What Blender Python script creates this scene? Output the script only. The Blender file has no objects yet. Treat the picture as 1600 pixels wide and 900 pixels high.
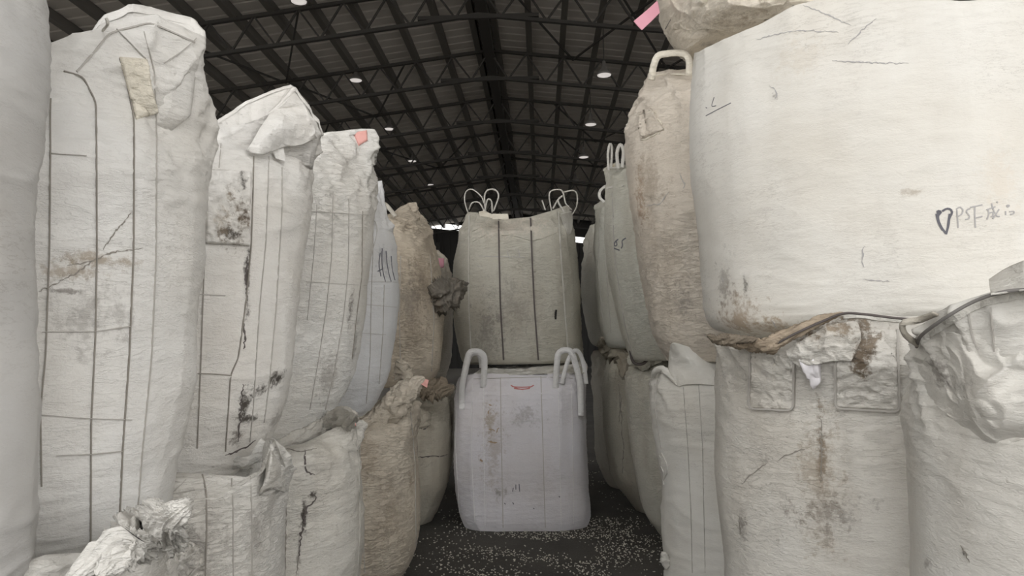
import bpy, math, random
from mathutils import Vector, Matrix, noise
from mathutils.bvhtree import BVHTree

random.seed(7)
SC = bpy.context.scene
COL = SC.collection

# ------------------------------------------------------------------ camera
F = 1150.0
EYE = 1.34
VP = (845.0, 545.0)          # where the aisle direction (+Y) meets the picture
ROLL = math.radians(1.0)
v = Vector((VP[0]-800, -(VP[1]-450), -F)).normalized()
u0 = Vector((-math.sin(ROLL), math.cos(ROLL), 0))
u = (u0 - u0.dot(v)*v).normalized()
r = v.cross(u)
RM = Matrix((r, v, u))       # camera -> world
cam_data = bpy.data.cameras.new('camera')
cam_data.sensor_width = 36
cam_data.lens = F*36/1600
cam_data.clip_end = 300
cam = bpy.data.objects.new('camera', cam_data)
COL.objects.link(cam)
EYEP = Vector((0, 0, EYE))
cam.matrix_world = Matrix.Translation(EYEP) @ RM.to_4x4()
SC.camera = cam

# ------------------------------------------------------------------ light: overcast daylight through the open front of the shed
SC.view_settings.view_transform = 'Standard'
SC.view_settings.look = 'None'
SC.view_settings.gamma = 1
SC.view_settings.use_curve_mapping = False
SC.view_settings.exposure = 1.33
W = bpy.data.worlds.new('sky')
SC.world = W
W.use_nodes = True
wn = W.node_tree
bg = wn.nodes['Background']
bg.inputs['Color'].default_value = (1.0, 0.985, 0.965, 1)
bg.inputs['Strength'].default_value = 1.0


def ray(px, py):
    return (RM @ Vector((px-800, -(py-450), -F))).normalized()


def at(px, py, Y):
    d = ray(px, py)
    return EYEP + d*(Y/d.y)


def at_r(px, py, D):
    d = ray(px, py)
    return EYEP + d*(D/math.hypot(d.x, d.y))


def topix(p):
    c = RM.transposed() @ (Vector(p)-EYEP)
    return 800 + F*c.x/-c.z, 450 - F*c.y/-c.z


# ------------------------------------------------------------------ materials
def new_mat(name, color, rough=0.7, metallic=0.0):
    m = bpy.data.materials.new(name)
    m.use_nodes = True
    b = m.node_tree.nodes['Principled BSDF']
    b.inputs['Base Color'].default_value = (*color, 1)
    b.inputs['Roughness'].default_value = rough
    b.inputs['Metallic'].default_value = metallic
    return m


class NT:
    def __init__(s, m):
        s.t = m.node_tree
        s.b = s.t.nodes['Principled BSDF']

    def n(s, kind, **kw):
        x = s.t.nodes.new(kind)
        for k, val in kw.items():
            setattr(x, k, val)
        return x

    def l(s, a, b):
        s.t.links.new(a, b)

    def math(s, op, a, b=None, clamp=False):
        x = s.n('ShaderNodeMath', operation=op)
        x.use_clamp = clamp
        for i, q in enumerate((a, b)):
            if q is None:
                continue
            if isinstance(q, (int, float)):
                x.inputs[i].default_value = q
            else:
                s.l(q, x.inputs[i])
        return x.outputs[0]

    def noise(s, vec, scale, detail=4, rough=0.5, mult=(1, 1, 1), off=(0, 0, 0)):
        mp = s.n('ShaderNodeMapping')
        mp.inputs['Scale'].default_value = mult
        mp.inputs['Location'].default_value = off
        s.l(vec, mp.inputs['Vector'])
        x = s.n('ShaderNodeTexNoise')
        x.inputs['Scale'].default_value = scale
        x.inputs['Detail'].default_value = detail
        x.inputs['Roughness'].default_value = rough
        s.l(mp.outputs[0], x.inputs['Vector'])
        return x.outputs['Fac']

    def ramp(s, f, lo, hi, a=0.0, b=1.0):
        x = s.n('ShaderNodeMapRange')
        x.inputs['From Min'].default_value = lo
        x.inputs['From Max'].default_value = hi
        x.inputs['To Min'].default_value = a
        x.inputs['To Max'].default_value = b
        s.l(f, x.inputs['Value'])
        return x.outputs[0]

    def mix(s, fac, a, b):
        x = s.n('ShaderNodeMix', data_type='RGBA')
        if isinstance(fac, (int, float)):
            x.inputs[0].default_value = fac
        else:
            s.l(fac, x.inputs[0])
        for i, q in ((6, a), (7, b)):
            if isinstance(q, tuple):
                x.inputs[i].default_value = (*q, 1)
            else:
                s.l(q, x.inputs[i])
        return x.outputs[2]


def bag_material(tint, seed, dirt=0.25, stains_shade=(), bump=1.0, dirtcol=(0.23, 0.17, 0.12)):
    """woven plastic sacking: dusty tint, crinkles, dirt specks, stains at points (local), [(P, (rx,ry,rz), strength, colour)]"""
    m = new_mat('woven_sacking', tint, 0.62)
    t = NT(m)
    co = t.n('ShaderNodeTexCoord').outputs['Object']
    off = (seed*3.1, seed*1.7, seed*2.3)
    big = t.noise(co, 2.2, 4, 0.55, off=off)
    col = t.mix(t.ramp(big, 0.35, 0.7, 0, 0.55), tint, tuple(c*k for c, k in zip(tint, (0.84, 0.80, 0.74))))
    # dusty veil that streaks downwards
    veil = t.noise(co, 3.0, 5, 0.6, mult=(2.2, 2.2, 0.5), off=off)
    col = t.mix(t.ramp(veil, 0.48, 0.8, 0, dirt*0.9), col, dirtcol)
    # specks and scuffs
    sp = t.noise(co, 38, 6, 0.72, mult=(1, 1, 1.6), off=off)
    zone = t.noise(co, 1.6, 2, 0.5, off=(off[0]+9, off[1], off[2]))
    spf = t.math('MULTIPLY', t.ramp(sp, 0.60, 0.68, 0, 1), t.ramp(zone, 0.42, 0.66, 0, min(1, dirt*2.4)), True)
    col = t.mix(t.math('MULTIPLY', spf, 0.55), col, (0.13, 0.105, 0.085))
    cr = t.noise(co, 9, 5, 0.65, mult=(1, 1, 5), off=off)  # dark crinkle lines: thin crease shading and dirt painted into the colour
    crf = t.math('ABSOLUTE', t.math('SUBTRACT', cr, 0.5))
    crease = t.ramp(crf, 0.0, 0.02, 1, 0)
    zz = t.noise(co, 2.6, 3, 0.5, off=(off[0]-5, off[1]+3, off[2]))
    creasef = t.math('MULTIPLY', crease, t.ramp(zz, 0.45, 0.66, 0, 0.35), True)
    col = t.mix(creasef, col, (0.25, 0.22, 0.19))
    if stains_shade:
        br = t.noise(co, 14, 6, 0.68, mult=(1, 1, 0.8), off=off)
        br2 = t.noise(co, 55, 4, 0.7, off=off)
        for P, R, st, sc in stains_shade:
            sub = t.n('ShaderNodeVectorMath', operation='SUBTRACT')
            t.l(co, sub.inputs[0])
            sub.inputs[1].default_value = P
            mu = t.n('ShaderNodeVectorMath', operation='MULTIPLY')
            t.l(sub.outputs[0], mu.inputs[0])
            mu.inputs[1].default_value = (1/R[0], 1/R[1], 1/R[2])
            ln = t.n('ShaderNodeVectorMath', operation='LENGTH')
            t.l(mu.outputs[0], ln.inputs[0])
            base = t.ramp(ln.outputs['Value'], 0.0, 1.6, 1.0, 0.0)
            br_ = t.math('ADD', t.math('MULTIPLY', t.math('SUBTRACT', br, 0.5), 2.2), t.math('MULTIPLY', t.math('SUBTRACT', br2, 0.5), 2.0))
            k = t.ramp(t.math('ADD', base, br_), 0.50, 0.95, 0.0, 0.85)
            k = t.math('MULTIPLY', k, t.ramp(base, 0.0, 0.25, 0, 1))
            k = t.math('ADD', k, t.math('MULTIPLY', t.math('MULTIPLY', base, base), 0.22))
            k = t.math('MULTIPLY', k, min(1.0, 0.35+0.3*st), True)
            col = t.mix(k, col, sc)
    t.l(col, t.b.inputs['Base Color'])
    # relief: weave, fine crinkles
    w1 = t.noise(co, 26, 5, 0.6, mult=(1, 1, 3.2), off=off)
    w2 = t.noise(co, 11, 6, 0.6, mult=(1.0, 1.0, 1.4), off=off)
    w2 = t.math('ABSOLUTE', t.math('SUBTRACT', w2, 0.5))
    w3 = t.noise(co, 13, 5, 0.62, mult=(1, 1, 3.6), off=(off[2], off[0], off[1]))
    w3 = t.ramp(t.math('ABSOLUTE', t.math('SUBTRACT', w3, 0.5)), 0.0, 0.045, 0.0, 1.0)
    cz = t.ramp(t.noise(co, 2.1, 3, 0.55, off=(off[1], off[2], off[0])), 0.38, 0.68, 0.10, 0.55)
    w3 = t.math('MULTIPLY', w3, cz)
    h = t.math('ADD', t.math('MULTIPLY', w1, 0.55), t.math('MULTIPLY', w2, 2.0))
    h = t.math('ADD', h, w3)
    fine = t.noise(co, 240, 2, 0.5)
    h = t.math('ADD', h, t.math('MULTIPLY', fine, 0.10))
    bp = t.n('ShaderNodeBump')
    bp.inputs['Strength'].default_value = 0.62*bump
    bp.inputs['Distance'].default_value = 0.012
    t.l(h, bp.inputs['Height'])
    t.l(bp.outputs[0], t.b.inputs['Normal'])
    return m


M_THREAD = new_mat('grey_thread', (0.27, 0.25, 0.22), 0.8)
M_THREADL = new_mat('pale_thread', (0.44, 0.42, 0.39), 0.8)
M_INK = new_mat('marker_ink', (0.13, 0.13, 0.15), 0.8)
M_INKL = new_mat('faded_ink', (0.42, 0.41, 0.41), 0.8)
M_INKB = new_mat('black_scuff', (0.03, 0.028, 0.025), 0.9)
M_RED = new_mat('red_print', (0.50, 0.20, 0.19), 0.8)
M_PINK = new_mat('pink_tape', (0.70, 0.33, 0.41), 0.6)
M_PINK2 = new_mat('salmon_tape', (0.74, 0.38, 0.34), 0.6)
M_WEB = bag_material((0.66, 0.65, 0.61), 31, 0.2)
M_WEBW = bag_material((0.80, 0.80, 0.80), 32, 0.1)
M_WEBD = bag_material((0.52, 0.49, 0.43), 33, 0.5)
M_CREAM = bag_material((0.80, 0.76, 0.66), 34, 0.15)
M_CORD = new_mat('dark_cord', (0.11, 0.095, 0.09), 0.8)
M_STEEL = new_mat('dark_painted_steel', (0.035, 0.032, 0.028), 0.7)
M_PURLIN = new_mat('dark_galvanised_purlin', (0.10, 0.093, 0.082), 0.7)


# ------------------------------------------------------------------ mesh helpers
def link(name, verts, faces, mat, parent=None, base=Vector((0, 0, 0)), smooth=True):
    me = bpy.data.meshes.new(name)
    me.from_pydata([tuple(Vector(p)-base) for p in verts], [], faces)
    me.update()
    if smooth:
        me.polygons.foreach_set('use_smooth', [True]*len(me.polygons))
    if mat:
        me.materials.append(mat)
    o = bpy.data.objects.new(name, me)
    COL.objects.link(o)
    if parent:
        o.parent = parent
    else:
        o.location = base
    return o


def tag(o, label=None, cat=None, group=None, kind=None):
    if label: o['label'] = label
    if cat: o['category'] = cat
    if group: o['group'] = group
    if kind: o['kind'] = kind
    return o


class MB:
    def __init__(s):
        s.v, s.f = [], []

    def box(s, a, b):
        x0, y0, z0 = a
        x1, y1, z1 = b
        n = len(s.v)
        s.v += [(x0, y0, z0), (x1, y0, z0), (x1, y1, z0), (x0, y1, z0), (x0, y0, z1), (x1, y0, z1), (x1, y1, z1), (x0, y1, z1)]
        s.f += [tuple(n+i for i in q) for q in ((0, 3, 2, 1), (4, 5, 6, 7), (0, 1, 5, 4), (1, 2, 6, 5), (2, 3, 7, 6), (3, 0, 4, 7))]

    def bar(s, p, q, w, h=None):
        p, q = Vector(p), Vector(q)
        h = h or w
        d = (q-p).normalized()
        up = Vector((0, 0, 1)) if abs(d.z) < 0.95 else Vector((1, 0, 0))
        a = d.cross(up).normalized()
        b = a.cross(d)
        n = len(s.v)
        for c in (p, q):
            for sx, sy in ((-1, -1), (1, -1), (1, 1), (-1, 1)):
                s.v.append(tuple(c+a*sx*w/2+b*sy*h/2))
        s.f += [tuple(n+i for i in t) for t in ((0, 1, 2, 3), (7, 6, 5, 4), (0, 4, 5, 1), (1, 5, 6, 2), (2, 6, 7, 3), (3, 7, 4, 0))]

    def lathe(s, c, prof, seg=20):
        n = len(s.v)
        for (rr, z) in prof:
            for i in range(seg):
                a = 2*math.pi*i/seg
                s.v.append((c[0]+rr*math.cos(a), c[1]+rr*math.sin(a), c[2]+z))
        for j in range(len(prof)-1):
            for i in range(seg):
                i2 = (i+1) % seg
                s.f.append((n+j*seg+i, n+j*seg+i2, n+(j+1)*seg+i2, n+(j+1)*seg+i))

    def build(s, name, mat, parent=None, base=Vector((0, 0, 0)), smooth=False):
        return link(name, s.v, s.f, mat, parent, base, smooth)


def resample(pts, n):
    """smooth resample of a list of vectors by Catmull-Rom"""
    m = len(pts)
    if m == 1:
        return pts*n
    cum = [0]
    for a, b in zip(pts, pts[1:]):
        cum.append(cum[-1]+(b-a).length)
    out = []
    for k in range(n):
        s = cum[-1]*k/(n-1)
        i = 0
        while i < m-2 and cum[i+1] < s:
            i += 1
        L = cum[i+1]-cum[i]
        t = (s-cum[i])/L if L > 0 else 0
        p0, p1, p2, p3 = pts[max(i-1, 0)], pts[i], pts[i+1], pts[min(i+2, m-1)]
        out.append(0.5*((2*p1)+(p2-p0)*t+(2*p0-5*p1+4*p2-p3)*t*t+(3*p1-p0-3*p2+p3)*t*t*t))
    return out


def ribbon_mesh(pts, nrm, w, th):
    V, Fc = [], []
    n = len(pts)
    for i in range(n):
        t = (pts[min(i+1, n-1)]-pts[max(i-1, 0)]).normalized()
        nn = nrm[i] if isinstance(nrm, list) else nrm
        b = t.cross(nn)
        if b.length < 1e-5:
            b = Vector((1, 0, 0))
        b.normalize()
        nn = b.cross(t).normalized()
        ww = w[i] if isinstance(w, list) else w
        for sx, sy in ((-1, -1), (1, -1), (1, 1), (-1, 1)):
            V.append(pts[i]+b*sx*ww/2+nn*sy*th/2)
    for i in range(n-1):
        for k in range(4):
            k2 = (k+1) % 4
            Fc.append((4*i+k, 4*i+k2, 4*i+4+k2, 4*i+4+k))
    Fc += [(3, 2, 1, 0), (4*n-4, 4*n-3, 4*n-2, 4*n-1)]
    return V, Fc


def join_meshes(lst):
    V, Fc = [], []
    for v_, f_ in lst:
        n = len(V)
        V += v_
        Fc += [tuple(i+n for i in q) for q in f_]
    return V, Fc


def ridge(p):
    return 1-2.2*abs(noise.noise(p))


def crease(p, k=3.2, e=2.2):
    """thin sharp fold lines, flat cloth between them"""
    q = 1-k*abs(noise.noise(p))
    return q**e if q > 0 else 0.0


def lerp(a, b, t):
    return a+(b-a)*t


def poly_y(poly, x):
    if x <= poly[0][0]:
        return poly[0][1]
    for (x0, y0), (x1, y1) in zip(poly, poly[1:]):
        if x <= x1:
            return y0+(y1-y0)*(x-x0)/max(1e-6, x1-x0)
    return poly[-1][1]


def cr(a, b, c, d, t):
    return 0.5*((2*b)+(c-a)*t+(2*a-5*b+4*c-d)*t*t+(3*b-a-3*c+d)*t*t*t)


# ------------------------------------------------------------------ the bulk bag
class Bag:
    def __init__(s, label, Y, keys, rim, tint, cx=None, rimb=None, rim_dr=0.35, zbot=None, n=2.3, seed=1, wr=1.0, nu=140, nv=110,
                 dirt=0.25, stains_shade=(), group=None, sq=0.0, face=None, bump=1.0, topw=1.0, hem=None, capd=0.10, rimpow=1.0, btap=0.86, push=None, pleat=0.004):
        # keys bottom -> top: (py or ('z', z), left px or None, right px or None, depth ratio)
        secs = []
        side = -1 if (cx is not None and cx < 0) else 1
        for py, xl, xr, dr in keys:
            if isinstance(py, tuple):
                z = py[1]
                D = math.hypot(cx or 0, Y)
                # picture row of that height at the axis
                x_ = cx if cx is not None else at(((xl or xr)+(xr or xl))/2, 500, Y).x
                pyy = topix((x_, Y, z))[1]
            else:
                z, pyy = None, py
            if xl is not None and xr is not None:
                d1, d2 = ray(xl, pyy), ray(xr, pyy)
                a1, a2 = math.atan2(d1.x, d1.y), math.atan2(d2.x, d2.y)
                c = Y*math.tan((a1+a2)/2)
                rr = math.sin((a2-a1)/2)*math.hypot(c, Y)
                rr *= (Y-sq)/Y
            else:
                d = ray(xl if xl is not None else xr, pyy)
                a = math.atan2(d.x, d.y)
                c = cx
                rr = abs(c*math.cos(a)-Y*math.sin(a))
            if z is None:
                z = at_r(topix((c, Y, EYE))[0], pyy, math.hypot(c, Y)).z
            secs.append([c, z, rr, dr])
        if zbot is None:
            zbot = secs[0][1]
        am = math.atan2(secs[len(secs)//2][0], Y) if face is None else face
        ex = Vector((math.cos(am), -math.sin(am), 0))
        ey = Vector((math.sin(am), math.cos(am), 0))
        s.ex, s.ey = ex, ey
        # rim section
        d1, d2 = ray(rim[0][0], rim[0][1]), ray(rim[-1][0], rim[-1][1])
        a1, a2 = math.atan2(d1.x, d1.y), math.atan2(d2.x, d2.y)
        rc = Y*math.tan((a1+a2)/2)
        rrr = math.sin((a2-a1)/2)*math.hypot(rc, Y)*(Y-sq)/Y
        ctr = lambda c: Vector((c, Y, 0))
        base = Vector((secs[0][0], Y, zbot))
        s.base = base
        nb = int(nv*0.74)
        rows = []
        K = len(secs)
        s0 = secs[0]
        # bottom disc rows
        for k, q in ((0.02, 0.02), (0.5, 0.006), (0.8, 0.0), (btap, 0.0)):
            rows.append((s0[0], zbot+q, s0[2]*k, s0[3], 0))
        for j in range(nb):
            t = j/(nb-1)*(K-1)
            i = min(int(t), K-2)
            f = t-i
            A = [secs[max(i-1, 0)], secs[i], secs[i+1], secs[min(i+2, K-1)]]
            val = [cr(A[0][q], A[1][q], A[2][q], A[3][q], f) for q in range(4)]
            if j == 0:
                val[1] += 0.012
            rows.append((val[0], val[1], val[2], val[3], 0))
        nc = nv-nb
        last = rows[-1]
        rings = []
        N = nu
        sgn = lambda q: (1 if q >= 0 else -1)

        def unit(th):
            c_, s_ = math.cos(th), math.sin(th)
            return sgn(c_)*abs(c_)**(2/n), sgn(s_)*abs(s_)**(2/n)
        zt = max(0.25, last[1]-zbot)
        sv = Vector((seed*7.3, seed*3.9, seed*5.1))

        def disp(p, wt):
            q = p+sv
            d = 0.020*noise.noise(q*2.3)+0.010*noise.noise(q*5.1)
            d += 0.0040*crease(Vector((q.x*4, q.y*4, q.z*11)))
            d += 0.0030*crease(Vector((q.x*5, q.y*5, q.z*34)), 2.4)
            if pleat:
                d += pleat*crease(Vector((q.x*6, q.y*6, q.z*0.5)), 2.4, 1.5)
            if wt > 0:
                wx = 0.35*noise.noise(q*3.1)
                d += wt*(0.022*crease(Vector((q.x*7+wx, q.y*7-q.z*1.6, q.z*1.3+wx)), 2.6, 1.8)
                         - 0.014*crease(Vector((q.x*6+q.z*3+4, q.y*6, q.z*3)), 2.8, 1.6)
                         + 0.010*crease(Vector((q.x*10-q.z*6, q.y*10+7, q.z*7+wx)), 2.8, 1.6)
                         + 0.005*crease(q*19, 2.4, 1.4)+0.022*noise.noise(q*3.4))
            return d*wr
        for (c, z, rr, dr, _) in rows:
            ring = []
            rawlast = []
            wt = max(0, (z-(last[1]-0.22))/0.22)**1.5*0.8*topw if z > last[1]-0.22 else 0
            for k in range(N):
                th = 2*math.pi*k/N
                ux, uy = unit(th)
                hd = (ex*ux+ey*uy*dr)
                p = ctr(c)+hd*rr
                p.z = z
                rawlast.append(p.copy())
                if rr > 0.3*s0[2] and z > zbot+0.001:
                    p += hd.normalized()*disp(p, wt)
                ring.append(p)
            rings.append(ring)
        # collar rows
        lastring = rawlast
        rb = rimb or None
        rimring = []
        for k in range(N):
            th = 2*math.pi*k/N
            ux, uy = unit(th)
            p = ctr(rc)+ex*ux*rrr+ey*uy*rrr*rim_dr
            z = last[1]
            if uy <= 0.02 or rb:
                pl = rim if uy <= 0.02 else rb
                for _ in range(3):
                    px = topix((p.x, p.y, z))[0]
                    z = at_r(px, poly_y(pl, px), math.hypot(p.x, p.y)).z
            else:
                q = ctr(rc)+ex*ux*rrr-ey*uy*rrr*rim_dr
                for _ in range(3):
                    px = topix((q.x, q.y, z))[0]
                    z = at_r(px, poly_y(rim, px), math.hypot(q.x, q.y)).z
                z -= 0.01
            p.z = z
            rimring.append(p)
        s.nbody = len(rings)
        for j in range(1, nc+1):
            t = j/nc
            te = t**rimpow
            ring = []
            for k in range(N):
                a, b = lastring[k], rimring[k]
                h = te*te*(3-2*te)*0.5+te*0.5
                p = Vector((lerp(a.x, b.x, h), lerp(a.y, b.y, h), lerp(a.z, b.z, t)))
                out = (p-ctr(lerp(last[0], rc, t)))
                out.z = 0
                if out.length > 1e-4:
                    out.normalize()
                wt = (0.8+0.5*t)*topw*(1-0.5*max(0, t-0.9)/0.1)
                p += out*disp(p, wt)
                ring.append(p)
            rings.append(ring)
        s.nrim = len(rings)-1
        s.rimring = rings[-1]
        # inside of the mouth
        cc = Vector((rc, Y, 0))
        for kk, dz in ((0.97, -0.004), (0.86, -0.05), (0.60, -capd), (0.30, -capd-0.02), (0.02, -capd-0.02)):
            ring = []
            zr = min(p.z for p in s.rimring)
            for p in s.rimring:
                q = cc+(Vector((p.x, p.y, 0))-cc)*kk
                q.z = p.z+dz if kk > 0.94 else max(last[1]-0.02, zr+dz)
                if kk <= 0.94:
                    q.z = min(q.z, zr-0.02)
                    q.z += 0.02*noise.noise(q*9)
                ring.append(q)
            rings.append(ring)
        R = len(rings)
        if push:
            for ring in rings[:s.nrim+6]:
                for p in ring:
                    push(p)

        def quads(r0, r1):
            V = [p for q in rings[r0:r1+1] for p in q]
            Fc = []
            for j in range(r1-r0):
                for k in range(N):
                    k2 = (k+1) % N
                    Fc.append((j*N+k, j*N+k2, (j+1)*N+k2, (j+1)*N+k))
            return V, Fc
        root = bpy.data.objects.new('bulk_bag', None)
        root.empty_display_size = 0.2
        COL.objects.link(root)
        root.location = base
        s.root = root
        tag(root, label, 'bag', group)
        V, Fc = quads(0, R-1)
        s.bvh = BVHTree.FromPolygons(V, Fc)
        st = []
        for q in stains_shade:
            (px, py, rx, rz, strn, colr) = q
            h = s.hit(px, py)
            if h is None:
                continue
            D = (h[0]-EYEP).length
            st.append((tuple(h[0]-base), (rx*D/F, rx*D/F, rz*D/F), strn, colr))
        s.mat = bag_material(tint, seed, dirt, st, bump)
        V, Fc = quads(0, s.nbody-1)
        link('body', V, Fc, s.mat, root, base)
        V, Fc = quads(s.nbody-1, R-1)
        link('collar', V, Fc, s.mat, root, base)
        if hem:
            s.hem(hem)
        BAGS.append(s)

    def hem(s, w, mat=None):
        rr = s.rimring
        N = len(rr)
        cen = sum(rr, Vector())/N
        V, Fc = [], []
        for k in range(N):
            p = rr[k]
            o = p-cen
            o.z = 0
            o = o.normalized() if o.length > 1e-5 else Vector((0, -1, 0))
            for a, b in ((0.006, -w), (0.009, -w*0.4), (0.006, 0.004), (-0.004, 0.006), (-0.006, -w*0.5)):
                V.append(p+o*a+Vector((0, 0, b)))
        for k in range(N):
            k2 = (k+1) % N
            for i in range(4):
                Fc.append((5*k+i, 5*k2+i, 5*k2+i+1, 5*k+i+1))
        return link('hem', V, Fc, mat or s.mat, s.root, s.base)

    def hit(s, px, py):
        d = ray(px, py)
        loc, nor, _, _ = s.bvh.ray_cast(EYEP, d)
        if loc is None:
            return None
        if nor.dot(d) > 0:
            nor = -nor
        return loc, nor

    def pt(s, q):
        if len(q) == 3 and q[2] > 0.5:
            return at(*q)
        off = q[2] if len(q) == 3 else 0.012
        h = s.hit(q[0], q[1])
        if h is None:
            # nearest surface by stepping towards the bag centre
            cx_, cy_ = topix((s.base.x, s.base.y, at_r(q[0], q[1], math.hypot(s.base.x, s.base.y)).z))
            for k in range(1, 30):
                h = s.hit(q[0]+(cx_-q[0])*k/30, q[1]+14*k/30)
                if h:
                    d = ray(q[0], q[1])
                    return EYEP+d*((h[0]-EYEP).length-off)
            return at(q[0], q[1], s.base.y-0.25)
        return h[0]-ray(q[0], q[1])*off

    def trace(s, pts, step=7, off=0.0):
        out, nr = [], []
        for (x0, y0), (x1, y1) in zip(pts, pts[1:]):
            m = max(1, int(math.hypot(x1-x0, y1-y0)/step))
            for k in range(m+1 if (x1, y1) == pts[-1] else m):
                t = k/m
                h = s.hit(lerp(x0, x1, t), lerp(y0, y1, t))
                if h:
                    out.append(h[0]+h[1]*off)
                    nr.append(h[1])
        # smooth
        for _ in range(2):
            o2 = out[:]
            for i in range(1, len(out)-1):
                o2[i] = (out[i-1]+out[i]*2+out[i+1])/4
            out = o2
        return out, nr

    def line(s, name, pts, w=0.003, th=0.003, mat=None, step=6, label=None):
        lst = []
        strokes = pts if isinstance(pts[0], list) else [pts]
        for q in strokes:
            p, nr = s.trace(q, step if name not in ROUGH else 3, th*0.25+0.0006+(0.004 if w > 0.0115 and name == 'seam' else 0))
            if name in ROUGH and len(p) > 2:
                sd = len(p)*1.37
                ww = []
                for i in range(len(p)):
                    j = 1-abs(2*i/(len(p)-1)-1)**3
                    a_ = noise.noise(Vector((i*0.55, sd, 0)))
                    ww.append(max(0.0005, w*(0.25+0.9*j)*(0.75+1.2*noise.noise(Vector((i*0.8, 3, sd))))))
                    tn = (p[min(i+1, len(p)-1)]-p[max(0, i-1)]).normalized().cross(nr[i])
                    p[i] = p[i]+tn*a_*w*1.6
                lst.append(ribbon_mesh(p, nr, ww, th*0.6))
            elif len(p) > 1:
                lst.append(ribbon_mesh(p, nr, w, th))
        if not lst:
            return None
        V, Fc = join_meshes(lst)
        o = link(name, V, Fc, mat or M_THREAD, s.root, s.base, smooth=False)
        if label:
            o['label'] = label
        if name in ROUGH:
            o['kind'] = 'stuff'
        return o

    def seams(s, lst, w=0.0035, mat=None):
        for q in lst:
            s.line('seam', q, w*(0.72 if w < 0.0115 else 1), 0.004, mat or M_THREAD)

    def patch(s, name, quad, mat=None, off=0.006, nx=26, ny=26, wr=0.004, label=None, edge=True):
        """cloth piece sewn on: quad = tl, tr, br, bl in the picture"""
        tl, tr, br, bl = quad
        V, ok = [], True
        nn = []
        for j in range(ny+1):
            for i in range(nx+1):
                a, b = i/nx, j/ny
                x = lerp(lerp(tl[0], tr[0], a), lerp(bl[0], br[0], a), b)
                y = lerp(lerp(tl[1], tr[1], a), lerp(bl[1], br[1], a), b)
                h = s.hit(x, y)
                if not h:
                    return None
                e = min(i, nx-i, j, ny-j)
                q = h[0]+h[1]*(off+wr*(ridge(h[0]*24)+0.5*ridge(h[0]*55))+(0.003 if e == 0 and edge else 0))
                if e == 0:
                    q = h[0]+h[1]*(off*0.6)
                V.append(q)
                nn.append(h[1])
        Fc = [(j*(nx+1)+i, (j+1)*(nx+1)+i, (j+1)*(nx+1)+i+1, j*(nx+1)+i+1) for j in range(ny) for i in range(nx)]
        n0 = len(V)
        # side skirts to the bag
        ringi = [i for i in range(nx+1)]+[j*(nx+1)+nx for j in range(1, ny+1)]+[ny*(nx+1)+i for i in range(nx-1, -1, -1)]+[j*(nx+1) for j in range(ny-1, 0, -1)]
        for i in ringi:
            V.append(V[i]-nn[i]*(off+0.004))
        L = len(ringi)
        for k in range(L):
            k2 = (k+1) % L
            Fc.append((ringi[k], ringi[k2], n0+k2, n0+k))
        o = link(name, V, Fc, mat or s.mat, s.root, s.base)
        if label:
            o['label'] = label
        return o

    def strap(s, name, pts, w=0.035, th=0.005, mat=None, nrm=None, n=28, label=None):
        """webbing through (px, py, depth) points"""
        P = resample([s.pt(q) for q in pts], n)
        V, Fc = ribbon_mesh(P, nrm or Vector((0.15, -1, 0.1)), w, th)
        o = link(name, V, Fc, mat or s.mat, s.root, s.base)
        if label:
            o['label'] = label
        return o

    def sheet(s, name, rows, mat=None, nx=60, ny=30, wr=0.02, fr=6, seed=0, label=None, th=0.004):
        """loose cloth between rows of (px, py, depth) points"""
        A = [resample([s.pt(q) for q in r_], nx) for r_ in rows]
        colz = []
        for i in range(nx):
            colz.append(resample([a[i] for a in A], ny))
        V = []
        sd = Vector((seed*5.7, seed, seed*2.2))
        for j in range(ny):
            for i in range(nx):
                p = colz[i][j]
                q = p+sd
                d = wr*(crease(q*fr*1.3, 2.6, 1.7)-0.6*crease(q*fr*1.7+Vector((5, 3, 1)), 2.6, 1.6)+0.45*crease(q*fr*3.1, 2.4, 1.5)+0.7*noise.noise(q*fr*0.8))
                dv = (EYEP-p).normalized()
                V.append(p+dv*d+Vector((0, 0, d*0.25)))
        Fc = [(j*nx+i, (j+1)*nx+i, (j+1)*nx+i+1, j*nx+i+1) for j in range(ny-1) for i in range(nx-1)]
        o = link(name, V, Fc, mat or s.mat, s.root, s.base)
        md = o.modifiers.new('thickness', 'SOLIDIFY')
        md.thickness = th
        if label:
            o['label'] = label
        return o

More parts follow.
